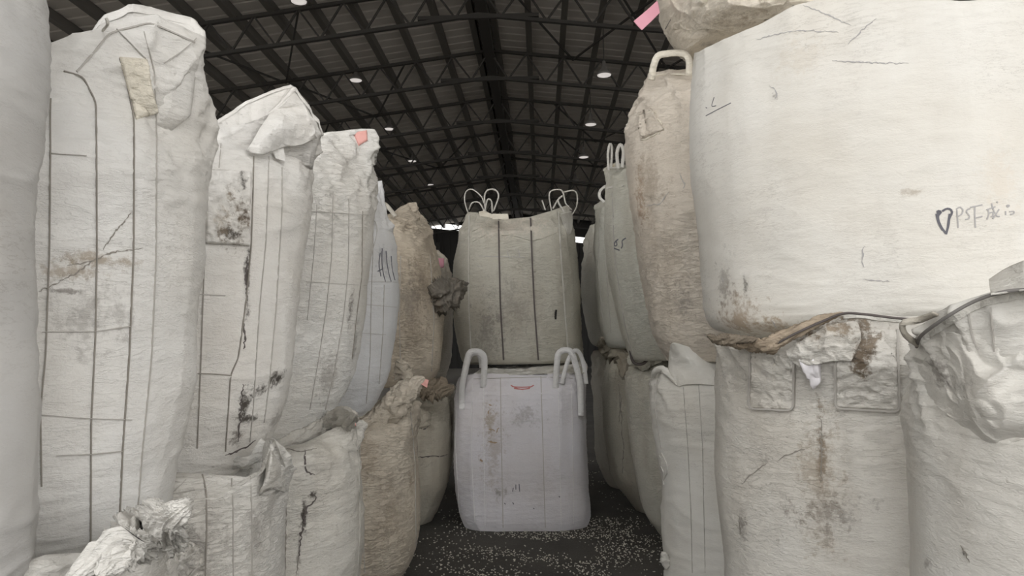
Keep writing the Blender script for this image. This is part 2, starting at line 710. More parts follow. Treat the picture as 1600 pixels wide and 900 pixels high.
    def gather(s, name, pts, radii, mat=None, n=60, seg=48, flutes=7, amp=0.25, twist=3.0, seed=0, flat=0.6, label=None):
        """bunched, twisted cloth along (px, py, depth) points"""
        P = resample([s.pt(q) for q in pts], n)
        R = resample([Vector((q, 0, 0)) for q in radii], n) if len(radii) > 1 else [Vector((radii[0], 0, 0))]*n
        # radii follow index, not length
        V = []
        m = len(radii)
        for i in range(n):
            t = (P[min(i+1, n-1)]-P[max(i-1, 0)]).normalized()
            a = t.cross(Vector((0, 1, 0.2))).normalized()
            b = t.cross(a).normalized()
            f = i/(n-1)*(m-1)
            i0 = min(int(f), m-2)
            rr = lerp(radii[i0], radii[i0+1], f-i0)*math.sqrt(max(0.0, 1-abs(2*i/(n-1)-1)**7)+0.002)
            for k in range(seg):
                th = 2*math.pi*k/seg
                th2 = th+twist*i/n
                cq, sq_ = math.cos(th2), math.sin(th2)
                w_ = 1+amp*(0.45*math.sin(flutes*th2+seed)*(0.6+noise.noise(Vector((i*0.11, seed, 0))))+1.3*noise.noise(Vector((cq*1.8, sq_*1.8, i*0.09+seed*3)))
                            + 1.1*crease(Vector((cq*3.2, sq_*3.2, i*0.07+seed)), 2.6, 1.6)-0.8*crease(Vector((cq*2.4+5, sq_*2.4, i*0.12+seed)), 2.6, 1.6))
                V.append(P[i]+(a*math.cos(th)+b*math.sin(th)*flat)*rr*w_)
        Fc = []
        for i in range(n-1):
            for k in range(seg):
                k2 = (k+1) % seg
                Fc.append((i*seg+k, i*seg+k2, (i+1)*seg+k2, (i+1)*seg+k))
        c0, c1 = len(V), len(V)+1
        V += [P[0], P[-1]]
        for k in range(seg):
            k2 = (k+1) % seg
            Fc.append((c0, k2, k))
            Fc.append((c1, (n-1)*seg+k, (n-1)*seg+k2))
        o = link(name, V, Fc, mat or s.mat, s.root, s.base)
        if label:
            o['label'] = label
        return o

    def tube(s, name, pts, rad, mat, n=50, surf=False, label=None):
        P = resample([s.pt(q) for q in pts], n)
        V, Fc = [], []
        seg = 8
        for i in range(n):
            t = (P[min(i+1, n-1)]-P[max(i-1, 0)]).normalized()
            a = t.cross(Vector((0.1, 1, 0.2))).normalized()
            b = t.cross(a).normalized()
            for k in range(seg):
                th = 2*math.pi*k/seg
                V.append(P[i]+(a*math.cos(th)+b*math.sin(th))*rad)
        for i in range(n-1):
            for k in range(seg):
                k2 = (k+1) % seg
                Fc.append((i*seg+k, i*seg+k2, (i+1)*seg+k2, (i+1)*seg+k))
        Fc += [tuple(range(seg))[::-1], tuple((n-1)*seg+k for k in range(seg))]
        o = link(name, V, Fc, mat, s.root, s.base)
        if label:
            o['label'] = label
        return o


BAGS = []
ROUGH = ('scuff', 'crack', 'stain_ridge', 'rust_flecks', 'patch_edge')

# ------------------------------------------------------------------ the setting
XL, XR = -31.0, 26.0
Y0, Y1 = -5.0, 54.0
RX, RZ = -1.5, EYE+10.0     # ridge
SL = 0.124


def roof_z(x):
    return RZ-SL*abs(x-RX)


# floor: dark gritty concrete along the aisle, pale beyond it
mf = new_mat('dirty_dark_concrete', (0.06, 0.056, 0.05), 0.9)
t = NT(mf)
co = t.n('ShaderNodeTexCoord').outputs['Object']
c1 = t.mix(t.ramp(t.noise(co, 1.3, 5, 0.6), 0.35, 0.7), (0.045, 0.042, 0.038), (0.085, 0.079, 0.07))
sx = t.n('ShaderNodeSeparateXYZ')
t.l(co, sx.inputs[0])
bounce_mask = t.ramp(t.math('ABSOLUTE', sx.outputs[0]), 3.0, 4.5, 0.0, 1.0)
c1 = t.mix(bounce_mask, c1, (0.33, 0.31, 0.28))  # unseen floor beyond the aisle paled to bounce light onto the roof
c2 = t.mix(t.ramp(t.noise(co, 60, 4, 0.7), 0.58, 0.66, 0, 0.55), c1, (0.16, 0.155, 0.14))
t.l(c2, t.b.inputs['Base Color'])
bp = t.n('ShaderNodeBump')
bp.inputs['Strength'].default_value = 0.6
bp.inputs['Distance'].default_value = 0.01
t.l(t.noise(co, 45, 6, 0.7), bp.inputs['Height'])
t.l(bp.outputs[0], t.b.inputs['Normal'])
m = MB()
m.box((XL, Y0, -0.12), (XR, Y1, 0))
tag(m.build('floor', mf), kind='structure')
# unseen yard all round the shed, added pale to bounce daylight onto the roof
my = new_mat('pale_bounce_yard', (0.42, 0.40, 0.37), 0.9)
t = NT(my)
co = t.n('ShaderNodeTexCoord').outputs['Object']
t.l(t.mix(t.ramp(t.noise(co, 0.7, 5, 0.6), 0.3, 0.7), (0.52, 0.50, 0.47), (0.62, 0.60, 0.57)), t.b.inputs['Base Color'])
m = MB()
m.box((-90, -60, -0.34), (90, 120, -0.14))
tag(m.build('yard', my), kind='structure')

# roof: dark ribbed sheets, both slopes
mr = new_mat('dark_roof_sheet', (0.3, 0.28, 0.25), 0.75)
t = NT(mr)
co = t.n('ShaderNodeTexCoord').outputs['Object']
nz = t.noise(co, 0.6, 4, 0.6, mult=(1, 0.4, 1))
t.l(t.mix(t.ramp(nz, 0.35, 0.7), (0.62, 0.585, 0.54), (0.74, 0.70, 0.65)), t.b.inputs['Base Color'])
V, Fc = [], []
ys = []
y = Y0
while y < Y1:
    ys += [(y, 0), (y+0.40, 0), (y+0.43, 0.035), (y+0.47, 0.035)]
    y += 0.5
ys.append((Y1, 0))
xs = [XL, RX, XR]
for (yy, dz) in ys:
    for x in xs:
        V.append((x, yy, roof_z(x)+dz))
for (yy, dz) in ys:
    for x in xs:
        V.append((x, yy, roof_z(x)+dz+0.05))
ny = len(ys)
for j in range(ny-1):
    for i in range(2):
        Fc.append((3*j+i, 3*j+3+i, 3*j+4+i, 3*j+1+i))
        o_ = 3*ny
        Fc.append((o_+3*j+i, o_+3*j+1+i, o_+3*j+4+i, o_+3*j+3+i))
roof = tag(link('ceiling', V, Fc, mr, smooth=False), kind='structure')

# purlins along the shed
k = 0
px_ = []
x = RX-0.32
while x > XL+0.5:
    px_.append(x)
    x -= 1.03
x = RX+0.32
while x < XR-0.5:
    px_.append(x)
    x += 1.03
for x in px_:
    m = MB()
    z = roof_z(x)-0.02
    m.box((x-0.04, Y0, z-0.26), (x+0.04, Y1, z))
    m.box((x-0.14, Y0, z-0.255), (x+0.035, Y1, z-0.235))
    m.build('purlin', M_PURLIN, roof)
m = MB()
m.box((RX-0.16, Y0, RZ-0.55), (RX+0.16, Y1, RZ-0.30))
m.build('ridge_beam', M_STEEL, roof)

# trusses
TD = 0.90
ty = [23.2+4.5*k for k in range(-5, 7)]
ty = [y for y in ty if y > 1.0]
nt = 0
for y in ty:
    m = MB()
    for xa, xb in ((XL, RX), (RX, XR)):
        za, zb = roof_z(xa)-0.3, roof_z(xb)-0.3
        m.bar((xa, y, za), (xb, y, zb), 0.11, 0.09)
    tr = m.build('roof_truss', M_STEEL, roof)
    m = MB()
    for xa, xb in ((XL, RX), (RX, XR)):
        za, zb = roof_z(xa)-0.3-TD, roof_z(xb)-0.3-TD
        m.bar((xa, y, za), (xb, y, zb), 0.11, 0.09)
    m.bar((RX-1.6, y, roof_z(RX)-0.3-TD-0.06), (RX+1.6, y, roof_z(RX)-0.3-TD-0.06), 0.10, 0.10)
    m.build('bottom_chord', M_STEEL, tr)
    single = 18 < y < 30
    rest = MB()
    step = 0.60
    for sd in (-1, 1):
        end = XL if sd < 0 else XR
        nn = int(abs(end-RX)/step)
        for i in range(nn):
            xa, xb = RX+sd*i*step, RX+sd*(i+1)*step
            up_first = (i % 2 == 0)
            za = roof_z(xa)-0.3-(0 if up_first else TD)
            zb = roof_z(xb)-0.3-(TD if up_first else 0)
            if single and -13.5 < xa < 6:
                mm = MB()
                mm.bar((xa, y, za), (xb, y, zb), 0.05, 0.05)
                mm.build('web_member', M_STEEL, tr)
            else:
                rest.bar((xa, y, za), (xb, y, zb), 0.05, 0.05)
    if rest.v:
        tag(rest.build('web_lattice', M_STEEL, tr), kind='stuff')
# roof bracing crosses
for j, (y, xs_) in enumerate(((ty[3], (1.2, 4.2, -8.2)), (ty[4], (-6.2,)), (ty[5], (-10.0, 2.6)), (ty[6], (-5, 3)))):
    for x in xs_:
        m = MB()
        m.bar((x-1.9, y, roof_z(x-1.9)-0.36), (x, y+4.5, roof_z(x)-0.36), 0.05)
        m.build('cross_brace', M_STEEL, roof)
        m = MB()
        m.bar((x+1.9, y, roof_z(x+1.9)-0.36), (x, y+4.5, roof_z(x)-0.36), 0.05)
        m.build('cross_brace', M_STEEL, roof)

# walls
mw = new_mat('dark_wall_sheet', (0.03, 0.029, 0.027), 0.8)


def wall_sheet(name, p0, p1, h0, h1, mat):
    """ribbed sheet wall from p0 to p1, top height h0 -> h1"""
    p0, p1 = Vector(p0), Vector(p1)
    L = (p1-p0).length
    d = (p1-p0).normalized()
    nrm = Vector((-d.y, d.x))
    V, Fc = [], []
    n = int(L/0.5)
    pts = []
    for i in range(n+1):
        for q, o_ in ((0, 0), (0.36, 0), (0.40, 0.04), (0.46, 0.04)):
            s_ = min(L, i*0.5+q)
            pts.append((s_, o_))
    for s_, o_ in pts:
        p = p0+d*s_+nrm*o_
        h = lerp(h0, h1, s_/L)
        V += [(p.x, p.y, 0), (p.x, p.y, h)]
    for i in range(len(pts)-1):
        Fc.append((2*i, 2*i+2, 2*i+3, 2*i+1))
    return tag(link(name, V, Fc, mat, smooth=False), kind='structure')


ms = new_mat('grey_wall_sheet', (0.10, 0.095, 0.088), 0.8)
wall_sheet('wall_left', (XL, Y1), (XL, Y0), 2.4, 2.4, ms)  # unseen side walls kept low so that daylight reaches the roof
wall_sheet('wall_right', (XR, Y0), (XR, Y1), 2.4, 2.4, ms)
# back wall stops short of the roof: a strip of daylight stays open over it
zgl = at(680, 357, Y1-0.2).z
zgr = at(904, 379, Y1-0.2).z
slope_g = (zgr-zgl)/(at(904, 379, Y1-0.2).x-at(680, 357, Y1-0.2).x)
xg = at(680, 357, Y1-0.2).x
hL, hR = zgl+slope_g*(XL-xg), zgl+slope_g*(XR-xg)
wall_sheet('wall_back', (XL, Y1-0.2), (XR, Y1-0.2), hL, hR, mw)
# header sheet above the strip
V, Fc = [], []
m = MB()
gap = 0.42
for xa, xb in ((XL, RX), (RX, XR)):
    n = len(m.v)
    za, zb = zgl+slope_g*(xa-xg)+gap, zgl+slope_g*(xb-xg)+gap
    ra, rb_ = max(za+0.01, roof_z(xa)), max(zb+0.01, roof_z(xb))
    m.v += [(xa, Y1-0.15, za), (xb, Y1-0.15, zb), (xb, Y1-0.15, rb_), (xa, Y1-0.15, ra)]
    m.f.append((n, n+1, n+2, n+3))
tag(m.build('trim_1', mw), kind='structure')
# steel posts crossing the strip
bw = bpy.data.objects['wall_back']
for x in (-31, -20, at(685, 352, Y1).x, 9.5, 20):
    m = MB()
    m.box((x-0.15, Y1-0.5, 0), (x+0.15, Y1-0.22, RZ-1.2-abs(x)*0.12))
    m.build('wall_post', M_STEEL, bw)

# ------------------------------------------------------------------ hanging lamps
M_LAMP = new_mat('lamp_glass', (0.8, 0.8, 0.8), 0.4)
b_ = M_LAMP.node_tree.nodes['Principled BSDF']
b_.inputs['Emission Color'].default_value = (1.0, 0.93, 0.88, 1)
b_.inputs['Emission Strength'].default_value = 0.2
M_SHADE = new_mat('lamp_aluminium', (0.18, 0.17, 0.16), 0.5, 0.3)
lamps = [(467, 3, -5.9, 'left'), (556, 126, -5.9, 'left'), (608, 202, -5.9, 'left'), (644, 252, -5.9, 'left'), (672, 289, -5.9, 'left'),
         (944, 118, 1.9, 'right'), (923, 195, 1.9, 'right'), (912, 246, 1.9, 'right'), (899, 284, 1.9, 'right')]
ordn = {0: 'nearest and largest', 1: 'second nearest', 2: 'third nearest', 3: 'fourth nearest', 4: 'farthest'}
cnt = {'left': 0, 'right': 0}
for px, py, X, sd in lamps:
    d = ray(px, py)
    p = EYEP+d*(X/d.x)
    k = cnt[sd]
    cnt[sd] += 1
    base = p.copy()
    rt = bpy.data.objects.new('pendant_lamp', None)
    COL.objects.link(rt)
    rt.location = base
    word = ordn[k] if not (sd == 'right' and k == 3) else 'farthest'
    tag(rt, '%s pendant lamp of the %s row hanging under the dark roof' % (word, 'left' if sd == 'left' else 'right'), 'lamp', 'pendant lamps under the roof')
    m = MB()
    m.lathe(p, [(0.03, 0.42), (0.05, 0.40), (0.07, 0.22), (0.17, 0.10), (0.22, 0.0), (0.21, 0.0), (0.15, 0.09), (0.02, 0.16)], 22)
    m.build('lamp_shade', M_SHADE, rt, base, True)
    m = MB()
    m.lathe(p, [(0.002, 0.03), (0.10, 0.03), (0.13, 0.005), (0.19, 0.005), (0.19, 0.03), (0.002, 0.05)], 22)
    m.build('lamp_glass', M_LAMP, rt, base, True)
    m = MB()
    m.bar(p+Vector((0, 0, 0.4)), (p.x, p.y, roof_z(p.x)-0.05), 0.025)
    m.build('rod', M_STEEL, rt, base)

# ------------------------------------------------------------------ spilled pellets on the floor
M_PEL = new_mat('pale_plastic_pellet', (0.50, 0.48, 0.42), 0.6)
V, Fc = [], []
for i in range(9000):
    y = random.uniform(3.6, 6.3) if random.random() < 0.86 else random.uniform(6.3, 9)
    x = random.gauss(0.08, 0.40)
    if abs(x) > 1.1:
        continue
    dens = noise.noise(Vector((x*2.6, y*2.6, 3.3)))+0.35*noise.noise(Vector((x*9, y*9, 0)))
    if dens < random.uniform(-0.35, 0.35):
        continue
    s_ = random.uniform(0.003, 0.0065)*(1.25 if random.random() < 0.15 else 1)
    a = random.uniform(0, 6.28)
    n = len(V)
    ca, sa = math.cos(a), math.sin(a)
    for dx, dy, dz in ((1.3, 0, .5), (0, 1, .5), (-1.3, 0, .5), (0, -1, .5), (0, 0, 1.3), (0, 0, 0)):
        V.append((x+(dx*ca-dy*sa)*s_, y+(dx*sa+dy*ca)*s_, dz*s_))
    Fc += [tuple(n+q for q in f_) for f_ in ((0, 1, 4), (1, 2, 4), (2, 3, 4), (3, 0, 4), (1, 0, 5), (2, 1, 5), (3, 2, 5), (0, 3, 5))]
o = link('pellet_spill', V, Fc, M_PEL, smooth=False)
tag(o, 'pale plastic pellets spilled over the dark aisle floor', 'pellets', kind='stuff')

# ------------------------------------------------------------------ bags
WHITE = (0.76, 0.75, 0.72)
COOL = (0.74, 0.74, 0.745)
GREY = (0.66, 0.655, 0.635)
DUN = (0.60, 0.55, 0.47)
OLIVE = (0.52, 0.515, 0.46)
BR = (0.15, 0.115, 0.08)
DK = (0.07, 0.06, 0.05)
TAN = (0.34, 0.28, 0.21)
GD = (0.22, 0.20, 0.18)
UL = 'upper tier on the left of the aisle'
LLg = 'lower tier on the left of the aisle'
UR = 'upper tier on the right of the aisle'
LR = 'lower tier on the right of the aisle'

# ---- left, upper tier
L0_RIM = []
for k in range(9):      # level mouth, mostly above the frame
    q = -1+k/4
    w_ = 0.27*math.sqrt(max(0, 1-q*q))
    L0_RIM.append(topix((-1.25+0.617*0.45*q+0.787*w_, 0.98+0.787*0.45*q-0.617*w_, 2.28+0.03*math.sin(k*2.0))))
L0 = Bag('smooth grey-white bulk bag cut by the left picture edge, nearest of the upper tier', 0.98,
         [(('z', 0.95), None, 30, 0.60), (('z', 0.975), None, 56, 0.60), (('z', 1.03), None, 65, 0.60), (('z', 1.15), None, 61, 0.60), (('z', 1.40), None, 59, 0.60), (300, None, 64, 0.60), (200, None, 74, 0.60), (90, None, 80, 0.60), (0, None, 82, 0.60), (-170, None, 84, 0.60)],
         L0_RIM, (0.60, 0.595, 0.585), cx=-1.25, rim_dr=0.9, seed=1, dirt=0.05, group=UL, nu=220, nv=150, bump=0.3, topw=0.5)
L1 = Bag('tall white bulk bag with vertical seams, beige-lined open mouth and a cream cloth patch', 1.65,
         [(('z', 0.88), None, 225, 0.72), (('z', 0.90), None, 248, 0.72), (('z', 0.96), None, 270, 0.72), (('z', 1.08), None, 285, 0.72), (('z', 1.22), None, 296, 0.72), (500, None, 304, 0.72), (380, None, 317, 0.72), (280, None, 321, 0.74), (220, None, 323, 0.62), (190, None, 322, 0.55)],
         [(82, 112), (118, 106), (140, 72), (160, 44), (235, 26), (275, 44), (309, 58)], (0.77, 0.765, 0.745), cx=-1.27,
         rimb=[(82, 98), (118, 92), (148, 52), (168, 25), (200, 14), (240, 17), (290, 28), (309, 50)], rim_dr=0.28, seed=2, bump=0.6, dirt=0.12,
         group=UL, nu=260, nv=190, stains_shade=[(145, 405, 60, 12, 1.5, TAN), (115, 425, 50, 14, 1.3, TAN), (140, 500, 60, 60, .35, GD), (100, 455, 35, 5, 1.3, GD)], hem=0.03, rimpow=0.8)
L2 = Bag('white bulk bag with a hood-like folded top and a large brown-stained pocket', 2.45,
         [(('z', 0.93), None, 372, 0.84), (('z', 0.955), None, 394, 0.84), (680, None, 425, 0.84), (620, None, 448, 0.84), (540, None, 462, 0.84), (430, None, 471, 0.84), (330, None, 479, 0.84), (270, None, 480, 0.76), (245, None, 478, 0.63)],
         [(318, 192), (330, 194), (345, 203), (386, 238), (405, 195), (440, 155), (456, 137), (480, 172), (496, 210)], (0.78, 0.77, 0.745), cx=-1.28,
         rimb=[(318, 188), (345, 192), (385, 160), (430, 143), (456, 135), (480, 170), (496, 208)], rim_dr=0.4, seed=3, bump=0.7, dirt=0.2,
         group=UL, nu=230, nv=180, stains_shade=[(372, 345, 22, 50, 3.0, BR), (378, 300, 10, 45, 2.4, DK), (362, 365, 26, 12, 3.0, DK), (345, 340, 20, 30, .8, TAN), (386, 440, 7, 70, 2.6, DK), (380, 640, 12, 60, 2.2, DK), (435, 590, 22, 14, 3.2, DK), (405, 610, 14, 14, 3.0, DK), (370, 680, 22, 22, 2.2, GD), (385, 655, 28, 8, 1.9, DK), (430, 660, 40, 30, .5, GD)], hem=0.012, rimpow=0.75)
L3 = Bag('white bulk bag with a crumpled collar and a salmon tape scrap at its peak', 3.35,
         [(('z', 0.96), None, 500, 0.84), (('z', 0.978), None, 514, 0.84), (640, None, 528, 0.84), (600, None, 545, 0.84), (540, None, 558, 0.84), (450, None, 571, 0.84), (370, None, 578, 0.84), (320, None, 580, 0.76), (300, None, 580, 0.67)],
         [(470, 222), (492, 214), (530, 207), (560, 203), (576, 203), (582, 250)], (0.735, 0.73, 0.705), cx=-1.28,
         rim_dr=0.3, seed=4, dirt=0.25, group=UL, nu=200, nv=160, stains_shade=[(548, 480, 6, 40, 1.8, GD), (555, 540, 8, 60, .9, GD), (515, 590, 30, 60, .6, GD)], wr=0.9, topw=1.5, hem=0.02)
L4 = Bag('bluish-white narrow bulk bag with dark marker strokes near its shoulder', 4.15,
         [(('z', 1.0), None, 560, 0.80), (650, None, 570, 0.80), (620, None, 592, 0.80), (580, None, 610, 0.80), (500, None, 620, 0.80), (430, None, 621, 0.80), (390, None, 617, 0.76), (365, None, 610, 0.68)],
         [(560, 335), (580, 330), (584, 284), (597, 282), (600, 335), (606, 350)], (0.70, 0.715, 0.735), cx=-1.28,
         rim_dr=0.35, seed=5, bump=0.7, dirt=0.1, group=UL, nu=160, nv=130, stains_shade=[(600, 405, 22, 30, .7, (0.33, 0.33, 0.35))], wr=0.8)
L5 = Bag('dirty brown-beige bulk bag with a pointed top and a blackened crumpled flap', 5.55,
         [(('z', 1.08), None, 668, 1), (595, None, 676, 1), (570, None, 688, 1), (510, None, 694, 1), (450, None, 693, 1), (400, None, 682, .95), (365, None, 668, .8)],
         [(596, 352), (612, 340), (625, 325), (636, 317), (648, 316), (656, 335)], (0.62, 0.55, 0.45), cx=-1.28,
         rim_dr=0.35, seed=6, bump=1.3, dirt=0.5, group=UL, nu=150, nv=130, stains_shade=[(660, 440, 34, 60, 1.5, TAN), (640, 470, 40, 60, .6, GD), (640, 355, 25, 15, .8, TAN), (650, 520, 30, 50, .5, TAN)], topw=1.3)
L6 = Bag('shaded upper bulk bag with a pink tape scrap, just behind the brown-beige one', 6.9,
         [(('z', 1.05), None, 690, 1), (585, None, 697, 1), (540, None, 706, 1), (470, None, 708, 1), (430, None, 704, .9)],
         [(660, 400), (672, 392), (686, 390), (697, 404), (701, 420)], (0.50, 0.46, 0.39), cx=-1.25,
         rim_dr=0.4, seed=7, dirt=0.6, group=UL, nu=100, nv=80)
LB = Bag('bulk bag of the second row, only its crumpled top showing behind the seamed bag', 2.6,
         [(('z', 1.0), None, -40, 1), (600, None, 20, 1), (300, None, 60, 1), (180, None, 90, .9)],
         [(20, 100), (60, 92), (76, 86), (92, 88), (108, 97), (114, 112)], (0.74, 0.73, 0.70), cx=-2.15,
         rim_dr=0.5, seed=8, dirt=0.2, nu=120, nv=90, topw=1.4)

# ---- left, lower tier
D0 = Bag('white lower bulk bag with a twisted cloth flap at the bottom left corner', 1.40,
         [(('z', 0), None, 300, 0.80), (('z', 0.15), None, 305, 0.80), (('z', 0.6), None, 300, 0.80), (('z', 0.88), None, 262, 0.80)],
         [(-200, 900), (0, 884), (60, 862), (140, 862), (215, 838)], (0.72, 0.71, 0.68), cx=-1.22,
         rim_dr=0.8, seed=9, dirt=0.2, group=LLg, nu=180, nv=130, capd=0.10)
D1 = Bag('white lower bulk bag with stitched grid lines and a raised corner lip', 2.25,
         [(('z', 0), None, 415, 0.85), (('z', 0.12), None, 430, 0.85), (('z', 0.4), None, 440, 0.85), (800, None, 445, 0.85), (760, None, 447, 0.85)],
         [(200, 745), (285, 735), (330, 738), (378, 744), (400, 730), (412, 694), (424, 688), (436, 700), (447, 730)], (0.68, 0.67, 0.64), cx=-1.28,
         rim_dr=0.8, seed=10, dirt=0.3, group=LLg, nu=180, nv=140, stains_shade=[(300, 860, 60, 50, .8, GD), (400, 830, 30, 60, .4, GD)], capd=0.10)
D2 = Bag('dusty white lower bulk bag with a black ragged crack down its front', 3.2,
         [(('z', 0), None, 540, 0.90), (('z', 0.12), None, 556, 0.90), (840, None, 561, 0.90), (760, None, 560, 0.90), (710, None, 558, 0.90)],
         [(425, 705), (450, 700), (480, 690), (520, 668), (545, 658), (558, 656)], (0.66, 0.645, 0.60), cx=-1.28,
         rim_dr=0.7, seed=11, dirt=0.35, group=LLg, nu=170, nv=130, stains_shade=[(478, 690, 4, 26, 3, DK), (487, 660, 10, 8, 2, DK), (488, 775, 8, 8, 3.5, DK), (475, 805, 5, 30, 2.6, DK), (467, 860, 4, 40, 1.6, GD)], capd=0.03)
D3 = Bag('tan-stained lower bulk bag with a rusty smear, beside the aisle floor', 4.55,
         [(('z', 0), None, 630, 1), (('z', 0.10), None, 645, 1), (820, None, 656, 1), (740, None, 654, 1), (680, None, 650, 1)],
         [(560, 655), (590, 652), (620, 638), (640, 625), (650, 626)], (0.62, 0.56, 0.47), cx=-1.26,
         rim_dr=0.7, seed=12, bump=1.3, dirt=0.45, group=LLg, nu=150, nv=120, stains_shade=[(575, 710, 25, 60, .9, TAN), (642, 760, 8, 40, 1.2, TAN), (610, 800, 50, 70, .5, TAN)], capd=0.03)
D4 = Bag('grey-beige lower bulk bag with a small ragged pocket, farthest on the lower left', 5.95,
         [(('z', 0), None, 672, 1), (('z', 0.12), None, 686, 1), (745, None, 703, 1), (690, None, 706, 1), (645, None, 704, 1)],
         [(640, 612), (660, 612), (680, 608), (698, 603)], (0.56, 0.53, 0.45), cx=-1.25,
         rim_dr=0.7, seed=13, dirt=0.45, group=LLg, nu=120, nv=100, capd=0.03)
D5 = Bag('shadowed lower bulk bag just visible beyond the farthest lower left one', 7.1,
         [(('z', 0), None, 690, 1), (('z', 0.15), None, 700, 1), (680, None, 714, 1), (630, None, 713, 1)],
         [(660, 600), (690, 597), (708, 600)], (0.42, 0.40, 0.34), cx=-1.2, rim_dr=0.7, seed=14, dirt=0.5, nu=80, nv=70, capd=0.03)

# ---- centre stack
C0 = Bag('square lavender-white bulk bag standing on the aisle floor with corner straps', 6.02,
         [(('z', 0), 722, 920, 1), (('z', 0.10), 714, 925, 1), (745, 709, 922, 1), (690, 707, 920, 1), (640, 708, 918, 1), (610, 712, 916, 1)],
         [(718, 596), (726, 586), (760, 583), (820, 586), (880, 583), (908, 582), (914, 590)], (0.70, 0.69, 0.73), cx=None,
         rim_dr=0.9, seed=15, bump=0.6, dirt=0.12, n=5.0, sq=0.42, nu=200, nv=150, btap=0.97, topw=0.6, wr=0.75, face=-0.02, pleat=0.016,
         stains_shade=[(770, 700, 22, 80, .8, (0.42, 0.37, 0.33)), (765, 660, 10, 40, .8, TAN), (820, 650, 30, 20, .3, GD), (780, 770, 12, 10, .8, GD)], capd=0.04)
C1 = Bag('grey-green bulk bag with four dark seams stacked on the lavender-white one', 6.25,
         [(('z', 1.22), 728, 906, 1), (('z', 1.27), 716, 916, 1), (510, 706, 915, 1), (455, 702, 913, 1), (410, 705, 909, 1), (375, 712, 903, .95)],
         [(729, 331), (745, 332), (780, 344), (828, 339), (862, 329), (886, 320), (890, 330)], (0.53, 0.515, 0.45), cx=None,
         rim_dr=0.8, seed=16, dirt=0.35, n=2.9, sq=0.40, nu=200, nv=150, btap=0.9, topw=0.6, wr=0.85, face=-0.02,
         stains_shade=[(800, 355, 90, 22, 1.2, (0.68, 0.62, 0.54)), (760, 520, 30, 60, .6, GD), (868, 493, 2.5, 7, 4, DK), (800, 480, 60, 60, .25, GD)], capd=0.06)

# ---- right, upper tier
R0 = Bag('huge smooth cream-white bulk bag with handwriting, filling the upper right', 3.0,
         [(('z', 1.365), 1190, None, .72), (('z', 1.39), 1145, None, .72), (497, 1108, None, .72), (430, 1097, None, .72), (330, 1086, None, .72), (220, 1077, None, .72), (130, 1077, None, .72), (100, 1079, None, .72)],
         [(1084, 84), (1130, 62), (1190, 38), (1245, 9), (1330, -14), (1440, -8), (1490, 14), (1545, 12), (1640, 4)], (0.75, 0.735, 0.69), cx=1.38,
         rim_dr=0.72, seed=17, dirt=0.10, group=UR, nu=280, nv=200, bump=0.38, topw=0.35, wr=0.7, btap=0.6,
         stains_shade=[(1150, 500, 60, 50, 1.8, (0.38, 0.31, 0.24)), (1225, 518, 80, 26, 1.6, (0.42, 0.34, 0.25)), (1130, 440, 25, 60, .6, GD), (1210, 150, 10, 8, 1.2, GD), (1245, 90, 40, 40, .0, (0.6, 0.54, 0.45)), (1565, 285, 30, 60, .0, (0.66, 0.58, 0.48)), (1430, 300, 20, 5, .6, TAN), (1165, 445, 8, 20, 1.2, DK)])
R1 = Bag('mud-stained brownish bulk bag with a cream top and a wide strap loop', 3.95,
         [(('z', 1.26), 1045, None, 1), (530, 1026, None, 1), (470, 1014, None, 1), (400, 1002, None, 1), (320, 989, None, 1), (250, 980, None, .95), (205, 977, None, .8)],
         [(990, 165), (1000, 150), (1015, 116), (1040, 112), (1075, 110), (1150, 118)], (0.66, 0.605, 0.53), cx=0.96,
         rim_dr=0.5, seed=18, bump=1.0, wr=1.3, dirt=0.4, group=UR, nu=180, nv=150,
         stains_shade=[(1010, 290, 45, 70, .7, TAN), (1040, 420, 55, 100, .1, TAN), (1065, 470, 25, 40, .3, GD), (1000, 320, 14, 50, .9, (0.3, 0.2, 0.13))], hem=0.02)
R2 = Bag('grey-green bulk bag with faint pen marks and two thin loops', 5.05,
         [(('z', 1.25), 1000, None, 1), (555, 985, None, 1), (500, 965, None, 1), (430, 953, None, 1), (360, 947, None, 1), (310, 946, None, .9), (290, 947, None, .8)],
         [(948, 262), (960, 253), (980, 258), (1005, 262)], (0.54, 0.54, 0.48), cx=0.95,
         rim_dr=0.5, seed=19, dirt=0.3, group=UR, nu=130, nv=110, stains_shade=[(955, 260, 10, 6, 1.2, (0.5, 0.38, 0.2))])
R3 = Bag('grey-green bulk bag with a sloping shoulder and one side loop', 6.1,
         [(('z', 1.33), 965, None, 0.90), (537, 948, None, 0.90), (500, 936, None, 0.90), (430, 930, None, 0.90), (370, 929, None, 0.81), (345, 931, None, 0.72)],
         [(936, 320), (944, 313), (960, 312), (985, 315)], (0.47, 0.47, 0.42), cx=0.95,
         rim_dr=0.5, seed=20, dirt=0.35, group=UR, nu=110, nv=90)
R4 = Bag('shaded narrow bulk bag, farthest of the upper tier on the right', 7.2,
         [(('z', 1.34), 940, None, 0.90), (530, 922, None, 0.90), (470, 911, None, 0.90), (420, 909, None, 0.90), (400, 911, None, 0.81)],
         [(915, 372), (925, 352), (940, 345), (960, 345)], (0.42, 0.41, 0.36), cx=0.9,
         rim_dr=0.5, seed=21, dirt=0.35, group=UR, nu=90, nv=80)
